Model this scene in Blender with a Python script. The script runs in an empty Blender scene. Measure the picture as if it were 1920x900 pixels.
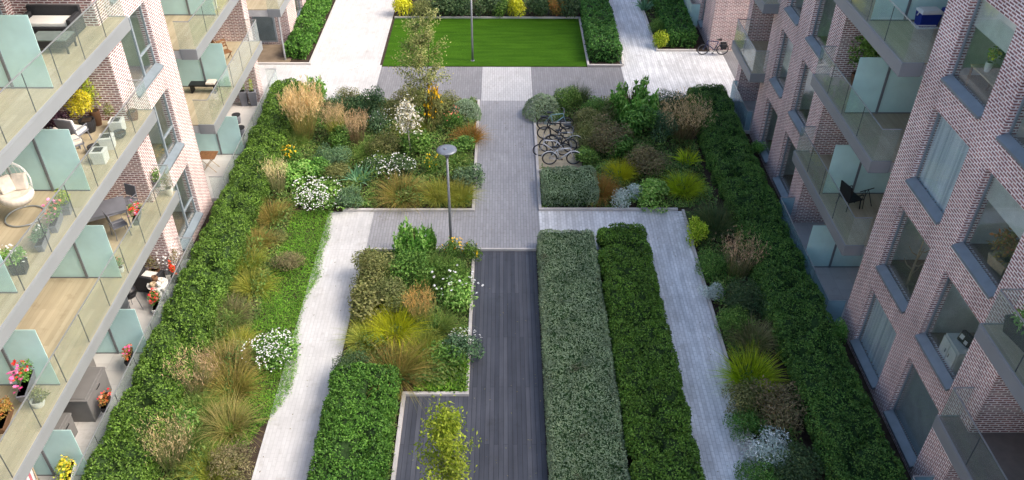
import bpy, math, random
import numpy as np
from math import radians, sin, cos, pi
from mathutils import Matrix, Vector

random.seed(7)
RNG = np.random.default_rng(11)
SC = bpy.context.scene
COL = SC.collection

# ------------------------------------------------------------------ objects
def link(o):
    COL.objects.link(o)
    return o

def tag(o, label, cat, group=None, kind=None):
    if label: o["label"] = label
    if cat: o["category"] = cat
    if group: o["group"] = group
    o["kind"] = kind or "thing"
    return o

def thing(name, label, cat, loc=(0, 0, 0), rz=0.0, group=None):
    o = bpy.data.objects.new(name, None)
    o.empty_display_size = 0.2
    o.location = loc
    o.rotation_euler = (0, 0, rz)
    return tag(link(o), label, cat, group)

def put(name, me, parent=None, mat=None):
    o = bpy.data.objects.new(name, me)
    link(o)
    if mat is not None and not me.materials:
        me.materials.append(mat)
    if parent is not None:
        o.parent = parent
    return o

def origin(p):
    v = Vector((0, 0, 0))
    while p is not None:
        v += p.location
        p = p.parent
    return v

def dup(root, loc, rz=0.0, label=None, group=None, scale=None):
    r = root.copy(); link(r)
    r.location = loc; r.rotation_euler = (0, 0, rz)
    if scale: r.scale = scale
    if label: r["label"] = label
    if group: r["group"] = group
    for ch in list(root.children):
        c = ch.copy(); link(c); c.parent = r
        for g in list(ch.children):
            d = g.copy(); link(d); d.parent = c
    return r

class MB:
    """collects solids into one mesh"""
    def __init__(s):
        s.v = []; s.f = []
    def add(s, vs, fs):
        b = len(s.v)
        s.v.extend([tuple(p) for p in vs]); s.f.extend([tuple(b + i for i in f) for f in fs])
        return s
    def box(s, x0, x1, y0, y1, z0, z1):
        x0, x1 = min(x0, x1), max(x0, x1); y0, y1 = min(y0, y1), max(y0, y1)
        vs = [(x0, y0, z0), (x1, y0, z0), (x1, y1, z0), (x0, y1, z0), (x0, y0, z1), (x1, y0, z1), (x1, y1, z1), (x0, y1, z1)]
        return s.add(vs, [(0, 3, 2, 1), (4, 5, 6, 7), (0, 1, 5, 4), (1, 2, 6, 5), (2, 3, 7, 6), (3, 0, 4, 7)])
    def obox(s, c, size, rot=(0, 0, 0), taper=1.0):
        sx, sy, sz = [k / 2 for k in size]
        R = Matrix.Rotation(rot[2], 3, 'Z') @ Matrix.Rotation(rot[1], 3, 'Y') @ Matrix.Rotation(rot[0], 3, 'X')
        vs = []
        for z, k in ((-sz, taper), (sz, 1.0)):
            for x, y in ((-sx, -sy), (sx, -sy), (sx, sy), (-sx, sy)):
                vs.append(R @ Vector((x * k, y * k, z)) + Vector(c))
        return s.add(vs, [(0, 3, 2, 1), (4, 5, 6, 7), (0, 1, 5, 4), (1, 2, 6, 5), (2, 3, 7, 6), (3, 0, 4, 7)])
    def tube(s, pts, r, n=8, closed=False):
        pts = [Vector(p) for p in pts]
        m = len(pts)
        rs = r if isinstance(r, (list, tuple)) else [r] * m
        vs = []; fs = []
        up = Vector((0.13, 0.21, 1)).normalized()
        for i, p in enumerate(pts):
            a = pts[(i - 1) % m] if (closed or i > 0) else p
            b = pts[(i + 1) % m] if (closed or i < m - 1) else p
            t = (b - a).normalized()
            u = t.cross(up)
            if u.length < 1e-3: u = t.cross(Vector((1, 0, 0)))
            u.normalize(); w = t.cross(u)
            for k in range(n):
                an = 2 * pi * k / n
                vs.append(p + (u * cos(an) + w * sin(an)) * rs[i])
        rng = m if closed else m - 1
        for i in range(rng):
            j = (i + 1) % m
            for k in range(n):
                k2 = (k + 1) % n
                fs.append((i * n + k, i * n + k2, j * n + k2, j * n + k))
        if not closed:
            fs.append(tuple(range(n))[::-1]); fs.append(tuple((m - 1) * n + k for k in range(n)))
        return s.add(vs, fs)
    def lathe(s, prof, c=(0, 0, 0), n=24):
        vs = []; fs = []
        for r, z in prof:
            for k in range(n):
                a = 2 * pi * k / n
                vs.append((c[0] + r * cos(a), c[1] + r * sin(a), c[2] + z))
        for i in range(len(prof) - 1):
            for k in range(n):
                k2 = (k + 1) % n
                fs.append((i * n + k, i * n + k2, (i + 1) * n + k2, (i + 1) * n + k))
        fs.append(tuple(range(n))[::-1]); fs.append(tuple((len(prof) - 1) * n + k for k in range(n)))
        return s.add(vs, fs)
    def torus(s, c, R, r, axis='Y', n=28, m=8, sx=1.0):
        pts = []
        for k in range(n):
            a = 2 * pi * k / n
            p = {'Y': (R * cos(a) * sx, 0, R * sin(a)), 'Z': (R * cos(a) * sx, R * sin(a), 0), 'X': (0, R * cos(a) * sx, R * sin(a))}[axis]
            pts.append((c[0] + p[0], c[1] + p[1], c[2] + p[2]))
        return s.tube(pts, r, m, closed=True)
    def build(s, name, mat, parent=None, smooth=False, bevel=0.0, world=False):
        if world and parent is not None:
            o0 = origin(parent)
            s.v = [(p[0] - o0.x, p[1] - o0.y, p[2] - o0.z) for p in s.v]
        me = bpy.data.meshes.new(name)
        me.from_pydata(s.v, [], s.f)
        me.update()
        if smooth:
            me.polygons.foreach_set("use_smooth", [True] * len(me.polygons))
        o = put(name, me, parent, mat)
        if bevel:
            b = o.modifiers.new("edge", 'BEVEL'); b.width = bevel; b.segments = 2; b.limit_method = 'ANGLE'
            b.harden_normals = False
        return o

# ------------------------------------------------------------------ materials
def newmat(name):
    m = bpy.data.materials.new(name); m.use_nodes = True
    nt = m.node_tree; nt.nodes.clear()
    out = nt.nodes.new("ShaderNodeOutputMaterial")
    return m, nt, out

def N(nt, typ, **kw):
    n = nt.nodes.new(typ)
    for k, v in kw.items():
        if k.startswith("i_"):
            key = k[2:].replace("_", " ")
            n.inputs[key].default_value = v
        else:
            setattr(n, k, v)
    return n

def rgba(c): return (c[0], c[1], c[2], 1.0)

def ramp(nt, stops):
    r = nt.nodes.new("ShaderNodeValToRGB")
    cr = r.color_ramp
    while len(cr.elements) < len(stops): cr.elements.new(0.5)
    for e, (p, c) in zip(cr.elements, stops):
        e.position = p; e.color = rgba(c)
    return r

def plain(name, col, rough=0.6, spec=0.4, metal=0.0, var=0.12, scale=3.0, bump=0.0, bscale=60.0):
    """painted / moulded surface with soft irregular weathering"""
    m, nt, out = newmat(name)
    p = N(nt, "ShaderNodeBsdfPrincipled", i_Roughness=rough, i_Metallic=metal)
    p.inputs["Specular IOR Level"].default_value = spec
    tc = N(nt, "ShaderNodeTexCoord")
    no = N(nt, "ShaderNodeTexNoise", i_Scale=scale, i_Detail=5.0)
    nt.links.new(tc.outputs["Object"], no.inputs["Vector"])
    r = ramp(nt, [(0.3, [c * (1 - var) for c in col]), (0.7, [min(1, c * (1 + var)) for c in col])])
    nt.links.new(no.outputs["Fac"], r.inputs["Fac"])
    nt.links.new(r.outputs["Color"], p.inputs["Base Color"])
    if bump:
        n2 = N(nt, "ShaderNodeTexNoise", i_Scale=bscale, i_Detail=3.0)
        nt.links.new(tc.outputs["Object"], n2.inputs["Vector"])
        b = N(nt, "ShaderNodeBump", i_Strength=bump, i_Distance=0.02)
        nt.links.new(n2.outputs["Fac"], b.inputs["Height"])
        nt.links.new(b.outputs["Normal"], p.inputs["Normal"])
    nt.links.new(p.outputs[0], out.inputs[0])
    return m

def facing_coords(nt):
    """(y,z) on walls that look along x, (x,z) on walls that look along y, (x,y) on tops"""
    g = N(nt, "ShaderNodeNewGeometry")
    sp = N(nt, "ShaderNodeSeparateXYZ"); nt.links.new(g.outputs["Position"], sp.inputs[0])
    sn = N(nt, "ShaderNodeSeparateXYZ"); nt.links.new(g.outputs["True Normal"], sn.inputs[0])
    def ab(sock):
        a = N(nt, "ShaderNodeMath", operation='ABSOLUTE'); nt.links.new(sock, a.inputs[0])
        c = N(nt, "ShaderNodeMath", operation='GREATER_THAN'); c.inputs[1].default_value = 0.6
        nt.links.new(a.outputs[0], c.inputs[0]); return c.outputs[0]
    fx, fz = ab(sn.outputs[0]), ab(sn.outputs[2])
    def comb(a, b):
        c = N(nt, "ShaderNodeCombineXYZ"); nt.links.new(a, c.inputs[0]); nt.links.new(b, c.inputs[1]); return c.outputs[0]
    m1 = N(nt, "ShaderNodeMix", data_type='VECTOR')
    nt.links.new(fx, m1.inputs[0]); nt.links.new(comb(sp.outputs[0], sp.outputs[2]), m1.inputs[4]); nt.links.new(comb(sp.outputs[1], sp.outputs[2]), m1.inputs[5])
    m2 = N(nt, "ShaderNodeMix", data_type='VECTOR')
    nt.links.new(fz, m2.inputs[0]); nt.links.new(m1.outputs[1], m2.inputs[4]); nt.links.new(comb(sp.outputs[0], sp.outputs[1]), m2.inputs[5])
    return m2.outputs[1]

def brick(name, c1, c2, mortar, msize=0.012, bump=0.5):
    m, nt, out = newmat(name)
    vec = facing_coords(nt)
    b = N(nt, "ShaderNodeTexBrick", i_Scale=1.0)
    b.inputs["Mortar Size"].default_value = msize; b.inputs["Mortar Smooth"].default_value = 0.15
    b.inputs["Bias"].default_value = -0.1
    b.inputs["Brick Width"].default_value = 0.225; b.inputs["Row Height"].default_value = 0.075
    b.inputs["Color1"].default_value = rgba(c1); b.inputs["Color2"].default_value = rgba(c2); b.inputs["Mortar"].default_value = rgba(mortar)
    nt.links.new(vec, b.inputs["Vector"])
    no = N(nt, "ShaderNodeTexNoise", i_Scale=0.7, i_Detail=6.0); nt.links.new(vec, no.inputs["Vector"])
    n2 = N(nt, "ShaderNodeTexNoise", i_Scale=11.0, i_Detail=2.0); nt.links.new(vec, n2.inputs["Vector"])
    ad = N(nt, "ShaderNodeMath", operation='ADD'); nt.links.new(no.outputs["Fac"], ad.inputs[0]); nt.links.new(n2.outputs["Fac"], ad.inputs[1])
    r = ramp(nt, [(0.35, (0.78, 0.76, 0.75)), (0.65, (1.22, 1.2, 1.18))])
    hf = N(nt, "ShaderNodeMath", operation='MULTIPLY'); hf.inputs[1].default_value = 0.5; nt.links.new(ad.outputs[0], hf.inputs[0])
    nt.links.new(hf.outputs[0], r.inputs["Fac"])
    mx = N(nt, "ShaderNodeMix", data_type='RGBA', blend_type='MULTIPLY'); mx.inputs[0].default_value = 1.0
    nt.links.new(b.outputs["Color"], mx.inputs[6]); nt.links.new(r.outputs["Color"], mx.inputs[7])
    m2 = N(nt, "ShaderNodeMapping"); m2.inputs["Scale"].default_value = (2.6, 0.22, 1.0); nt.links.new(vec, m2.inputs["Vector"])
    n3 = N(nt, "ShaderNodeTexNoise", i_Scale=1.0, i_Detail=6.0); nt.links.new(m2.outputs[0], n3.inputs["Vector"])
    r3 = ramp(nt, [(0.36, (0.90, 0.895, 0.89)), (0.6, (1.10, 1.09, 1.08))]); nt.links.new(n3.outputs["Fac"], r3.inputs["Fac"])
    mq = N(nt, "ShaderNodeMix", data_type='RGBA', blend_type='MULTIPLY'); mq.inputs[0].default_value = 1.0
    nt.links.new(mx.outputs[2], mq.inputs[6]); nt.links.new(r3.outputs["Color"], mq.inputs[7])
    p = N(nt, "ShaderNodeBsdfPrincipled", i_Roughness=0.85); p.inputs["Specular IOR Level"].default_value = 0.2
    nt.links.new(mq.outputs[2], p.inputs["Base Color"])
    bp = N(nt, "ShaderNodeBump", i_Strength=bump, i_Distance=0.01); bp.invert = True
    nt.links.new(b.outputs["Fac"], bp.inputs["Height"]); nt.links.new(bp.outputs["Normal"], p.inputs["Normal"])
    nt.links.new(p.outputs[0], out.inputs[0])
    return m

def paving(name, c1, c2, joint, bw=0.4, bh=0.1, msize=0.006, along_y=True, patch=0.14, streak=0.0, rough=0.75, bump=0.25):
    m, nt, out = newmat(name)
    g = N(nt, "ShaderNodeNewGeometry")
    mp = N(nt, "ShaderNodeMapping")
    if along_y: mp.inputs["Rotation"].default_value = (0, 0, radians(90))
    nt.links.new(g.outputs["Position"], mp.inputs["Vector"])
    b = N(nt, "ShaderNodeTexBrick", i_Scale=1.0)
    b.inputs["Mortar Size"].default_value = msize; b.inputs["Mortar Smooth"].default_value = 0.2
    b.inputs["Brick Width"].default_value = bw; b.inputs["Row Height"].default_value = bh
    b.inputs["Color1"].default_value = rgba(c1); b.inputs["Color2"].default_value = rgba(c2); b.inputs["Mortar"].default_value = rgba(joint)
    nt.links.new(mp.outputs[0], b.inputs["Vector"])
    no = N(nt, "ShaderNodeTexNoise", i_Scale=0.55, i_Detail=7.0, i_Roughness=0.62); nt.links.new(g.outputs["Position"], no.inputs["Vector"])
    r = ramp(nt, [(0.3, (1 - patch,) * 3), (0.7, (1 + patch,) * 3)]); nt.links.new(no.outputs["Fac"], r.inputs["Fac"])
    mx = N(nt, "ShaderNodeMix", data_type='RGBA', blend_type='MULTIPLY'); mx.inputs[0].default_value = 1.0
    nt.links.new(b.outputs["Color"], mx.inputs[6]); nt.links.new(r.outputs["Color"], mx.inputs[7])
    col = mx.outputs[2]
    if streak:
        m3 = N(nt, "ShaderNodeMapping"); m3.inputs["Scale"].default_value = (6.0, 0.5, 1.0)
        nt.links.new(g.outputs["Position"], m3.inputs["Vector"])
        n3 = N(nt, "ShaderNodeTexNoise", i_Scale=1.0, i_Detail=4.0); nt.links.new(m3.outputs[0], n3.inputs["Vector"])
        r3 = ramp(nt, [(0.35, (1 - streak,) * 3), (0.65, (1 + streak,) * 3)]); nt.links.new(n3.outputs["Fac"], r3.inputs["Fac"])
        mx3 = N(nt, "ShaderNodeMix", data_type='RGBA', blend_type='MULTIPLY'); mx3.inputs[0].default_value = 1.0
        nt.links.new(col, mx3.inputs[6]); nt.links.new(r3.outputs["Color"], mx3.inputs[7]); col = mx3.outputs[2]
    ns = N(nt, "ShaderNodeTexNoise", i_Scale=1.9, i_Detail=8.0, i_Roughness=0.72); nt.links.new(g.outputs["Position"], ns.inputs["Vector"])
    rs = ramp(nt, [(0.56, (1, 1, 1)), (0.66, (0.86, 0.845, 0.82))]); nt.links.new(ns.outputs["Fac"], rs.inputs["Fac"])
    mxs = N(nt, "ShaderNodeMix", data_type='RGBA', blend_type='MULTIPLY'); mxs.inputs[0].default_value = 1.0
    nt.links.new(col, mxs.inputs[6]); nt.links.new(rs.outputs["Color"], mxs.inputs[7]); col = mxs.outputs[2]
    p = N(nt, "ShaderNodeBsdfPrincipled", i_Roughness=rough); p.inputs["Specular IOR Level"].default_value = 0.25
    nt.links.new(col, p.inputs["Base Color"])
    bp = N(nt, "ShaderNodeBump", i_Strength=bump, i_Distance=0.006); bp.invert = True
    nt.links.new(b.outputs["Fac"], bp.inputs["Height"]); nt.links.new(bp.outputs["Normal"], p.inputs["Normal"])
    nt.links.new(p.outputs[0], out.inputs[0])
    return m

def leafmat(name, cols, trans=0.25, tip=None, rough=0.55, patch=0.25, pscale=1.3, dead=None):
    """every leaf takes its own shade; TIP blends to another colour towards the blade tips"""
    m, nt, out = newmat(name)
    g = N(nt, "ShaderNodeNewGeometry")
    cols = [tuple(min(0.9, v * 1.55) for v in c) for c in cols]
    k = len(cols)
    r = ramp(nt, [((i + 0.5) / k, c) for i, c in enumerate(cols)])
    nt.links.new(g.outputs["Random Per Island"], r.inputs["Fac"])
    no = N(nt, "ShaderNodeTexNoise", i_Scale=pscale, i_Detail=3.0); nt.links.new(g.outputs["Position"], no.inputs["Vector"])
    rp = ramp(nt, [(0.3, (1 - patch, 1 - patch, 1 - patch)), (0.7, (1 + patch, 1 + patch, 1 + patch * 0.6))]); nt.links.new(no.outputs["Fac"], rp.inputs["Fac"])
    mx = N(nt, "ShaderNodeMix", data_type='RGBA', blend_type='MULTIPLY'); mx.inputs[0].default_value = 1.0
    nt.links.new(r.outputs["Color"], mx.inputs[6]); nt.links.new(rp.outputs["Color"], mx.inputs[7])
    col = mx.outputs[2]
    if tip:
        tc = N(nt, "ShaderNodeTexCoord"); sx = N(nt, "ShaderNodeSeparateXYZ"); nt.links.new(tc.outputs["Generated"], sx.inputs[0])
        mr = N(nt, "ShaderNodeMapRange"); mr.inputs["From Min"].default_value = 0.35; mr.inputs["From Max"].default_value = 0.95
        nt.links.new(sx.outputs[2], mr.inputs["Value"])
        m2 = N(nt, "ShaderNodeMix", data_type='RGBA'); nt.links.new(mr.outputs[0], m2.inputs[0])
        nt.links.new(col, m2.inputs[6]); m2.inputs[7].default_value = rgba(tip); col = m2.outputs[2]
    if dead:                                   # dry, browned patches
        nd = N(nt, "ShaderNodeTexNoise", i_Scale=dead[2], i_Detail=5.0, i_Roughness=0.7); nt.links.new(g.outputs["Position"], nd.inputs["Vector"])
        md = N(nt, "ShaderNodeMapRange"); md.inputs["From Min"].default_value = dead[1]; md.inputs["From Max"].default_value = dead[1] + 0.07; md.inputs["To Max"].default_value = 0.8
        nt.links.new(nd.outputs["Fac"], md.inputs["Value"])
        m4 = N(nt, "ShaderNodeMix", data_type='RGBA'); nt.links.new(md.outputs[0], m4.inputs[0]); nt.links.new(col, m4.inputs[6]); m4.inputs[7].default_value = rgba(dead[0]); col = m4.outputs[2]
    oi = N(nt, "ShaderNodeObjectInfo")
    hv = N(nt, "ShaderNodeHueSaturation")
    mh = N(nt, "ShaderNodeMapRange"); mh.inputs["To Min"].default_value = 0.485; mh.inputs["To Max"].default_value = 0.515
    nt.links.new(oi.outputs["Random"], mh.inputs["Value"]); nt.links.new(mh.outputs[0], hv.inputs["Hue"]); nt.links.new(col, hv.inputs["Color"])
    col = hv.outputs[0]
    p = N(nt, "ShaderNodeBsdfPrincipled", i_Roughness=rough); p.inputs["Specular IOR Level"].default_value = 0.25
    nt.links.new(col, p.inputs["Base Color"])
    if trans:
        t = N(nt, "ShaderNodeBsdfTranslucent"); nt.links.new(col, t.inputs["Color"])
        ms = N(nt, "ShaderNodeMixShader"); ms.inputs[0].default_value = trans
        nt.links.new(p.outputs[0], ms.inputs[1]); nt.links.new(t.outputs[0], ms.inputs[2]); nt.links.new(ms.outputs[0], out.inputs[0])
    else:
        nt.links.new(p.outputs[0], out.inputs[0])
    return m

def glass(name, tint, haze, hazecol, refl=1.0, rough=0.02):
    m, nt, out = newmat(name)
    t = N(nt, "ShaderNodeBsdfTransparent"); t.inputs[0].default_value = rgba(tint)
    d = N(nt, "ShaderNodeBsdfDiffuse"); d.inputs[0].default_value = rgba(hazecol)
    tl = N(nt, "ShaderNodeBsdfTranslucent"); tl.inputs[0].default_value = rgba(hazecol)
    dm = N(nt, "ShaderNodeMixShader"); dm.inputs[0].default_value = 0.5
    nt.links.new(d.outputs[0], dm.inputs[1]); nt.links.new(tl.outputs[0], dm.inputs[2])
    no = N(nt, "ShaderNodeTexNoise", i_Scale=1.6, i_Detail=3.0)
    g = N(nt, "ShaderNodeNewGeometry"); nt.links.new(g.outputs["Position"], no.inputs["Vector"])
    mr = N(nt, "ShaderNodeMapRange"); mr.inputs["To Min"].default_value = max(0, haze * 0.8); mr.inputs["To Max"].default_value = min(1, haze * 1.2)
    nt.links.new(no.outputs["Fac"], mr.inputs["Value"])
    m1 = N(nt, "ShaderNodeMixShader"); nt.links.new(mr.outputs[0], m1.inputs[0]); nt.links.new(t.outputs[0], m1.inputs[1]); nt.links.new(dm.outputs[0], m1.inputs[2])
    gl = N(nt, "ShaderNodeBsdfGlossy", i_Roughness=rough); gl.inputs[0].default_value = (0.95, 0.98, 1, 1)
    lw = N(nt, "ShaderNodeLayerWeight", i_Blend=0.5)
    pw = N(nt, "ShaderNodeMath", operation='POWER'); pw.inputs[1].default_value = 4.0; nt.links.new(lw.outputs["Facing"], pw.inputs[0])
    fm = N(nt, "ShaderNodeMath", operation='MULTIPLY_ADD'); fm.inputs[1].default_value = min(0.9, 0.55 * refl); fm.inputs[2].default_value = 0.022 * refl
    nt.links.new(pw.outputs[0], fm.inputs[0]); fm.use_clamp = True
    m2 = N(nt, "ShaderNodeMixShader"); nt.links.new(fm.outputs[0], m2.inputs[0]); nt.links.new(m1.outputs[0], m2.inputs[1]); nt.links.new(gl.outputs[0], m2.inputs[2])
    nt.links.new(m2.outputs[0], out.inputs[0])
    return m

BRICK = brick("pink_brick", (0.21, 0.09, 0.095), (0.38, 0.185, 0.175), (0.80, 0.755, 0.74), 0.0175)
FASCIA = plain("pale_grey_coated_metal", (0.235, 0.25, 0.258), 0.45, 0.5, 0.0, 0.05, 1.2)
SOFFIT = plain("soffit_render", (0.5, 0.5, 0.49), 0.8)
DECKTAN = paving("tan_balcony_boards", (0.40, 0.335, 0.225), (0.47, 0.40, 0.28), (0.34, 0.285, 0.19), 3.0, 0.14, 0.004, True, 0.1, 0.06, 0.7, 0.1)
TERRACE = paving("pale_terrace_slabs", (0.50, 0.48, 0.46), (0.55, 0.53, 0.51), (0.42, 0.40, 0.39), 0.6, 0.6, 0.006, True, 0.1)
GLASSB = glass("balustrade_glass", (0.955, 0.98, 0.965), 0.09, (0.62, 0.72, 0.70), 1.0)
FROST = glass("frosted_glass", (0.75, 0.88, 0.86), 0.8, (0.78, 0.97, 0.94), 0.8, 0.15)
PANE = glass("window_glass", (0.92, 0.96, 0.95), 0.05, (0.50, 0.60, 0.62), 1.3, 0.01)
FRAME = plain("grey_window_frame", (0.25, 0.29, 0.32), 0.4, 0.5)
SILL = plain("blue_grey_sill", (0.17, 0.205, 0.225), 0.4, 0.5)
POST = plain("grey_post", (0.17, 0.18, 0.19), 0.45)
JOINT = plain("dark_seal", (0.05, 0.055, 0.06), 0.6)
RAILM = plain("steel_rail", (0.45, 0.47, 0.49), 0.3, 0.5, 0.6)
ROOM = plain("room_plaster", (0.78, 0.80, 0.77), 0.9)
ROOMF = plain("room_floor", (0.30, 0.21, 0.14), 0.6)
def painted_folds():
    m, nt, out = newmat("grey_curtain")
    g = N(nt, "ShaderNodeNewGeometry"); mp = N(nt, "ShaderNodeMapping"); mp.inputs["Scale"].default_value = (2.0, 9.0, 0.12)
    nt.links.new(g.outputs["Position"], mp.inputs["Vector"])
    no = N(nt, "ShaderNodeTexNoise", i_Scale=1.5, i_Detail=4.0); nt.links.new(mp.outputs[0], no.inputs["Vector"])
    r = ramp(nt, [(0.32, (0.46, 0.52, 0.58)), (0.5, (0.66, 0.72, 0.78)), (0.68, (0.84, 0.88, 0.92))]); nt.links.new(no.outputs["Fac"], r.inputs[0])  # light and shade of the folds put into the colour as upright streaks
    p = N(nt, "ShaderNodeBsdfPrincipled", i_Roughness=0.9); nt.links.new(r.outputs[0], p.inputs["Base Color"]); nt.links.new(p.outputs[0], out.inputs[0])
    return m
CURTAIN = painted_folds()
TEALGLASS = glass("teal_screen_glass", (0.72, 0.86, 0.90), 0.38, (0.42, 0.60, 0.66), 1.0, 0.05)
BLIND = plain("roller_blind", (0.60, 0.60, 0.57), 0.9, 0.1)
ROOFM = plain("roof_membrane", (0.25, 0.25, 0.25), 0.9)
SOIL = plain("garden_soil", (0.055, 0.04, 0.03), 0.95, 0.1, 0, 0.35, 4.0, 0.8, 30)
KERB = plain("pale_concrete_kerb", (0.52, 0.49, 0.46), 0.8, 0.2, 0, 0.1, 2.5, 0.2)
BLACK = plain("black_plastic", (0.012, 0.012, 0.014), 0.45)
DARK = plain("charcoal_weave", (0.03, 0.03, 0.034), 0.6, 0.3, 0, 0.2, 30, 0.3)
GREYM = plain("slate_grey_metal", (0.16, 0.165, 0.19), 0.4)
WHITE = plain("white_paint", (0.72, 0.71, 0.68), 0.5, 0.4, 0, 0.05)
CREAM = plain("cream_fabric", (0.68, 0.61, 0.53), 0.95, 0.1, 0, 0.12, 9, 0.3)
WOOD = plain("brown_wood", (0.22, 0.11, 0.05), 0.6, 0.3, 0, 0.25, 12)
PALEWOOD = plain("pale_wood", (0.45, 0.34, 0.22), 0.6, 0.3, 0, 0.2, 12)
TERRA = plain("brown_clay", (0.14, 0.07, 0.035), 0.8)
STORE = plain("grey_storage_plastic", (0.17, 0.165, 0.16), 0.6, 0.3, 0, 0.08, 3)
BLUE = plain("blue_plastic", (0.01, 0.03, 0.25), 0.35)
STEEL = plain("galvanised_steel", (0.22, 0.23, 0.25), 0.45, 0.5, 0.5, 0.1, 6)
BARK = plain("bark", (0.10, 0.075, 0.05), 0.9, 0.1, 0, 0.3, 20)
PALEBARK = plain("pale_bark", (0.42, 0.37, 0.30), 0.9, 0.1, 0, 0.3, 16)
SKY_STRENGTH, SUN_STRENGTH, SUN_ANGLE, EXPOSURE = 0.14, 1.4, 34, 1.42
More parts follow.
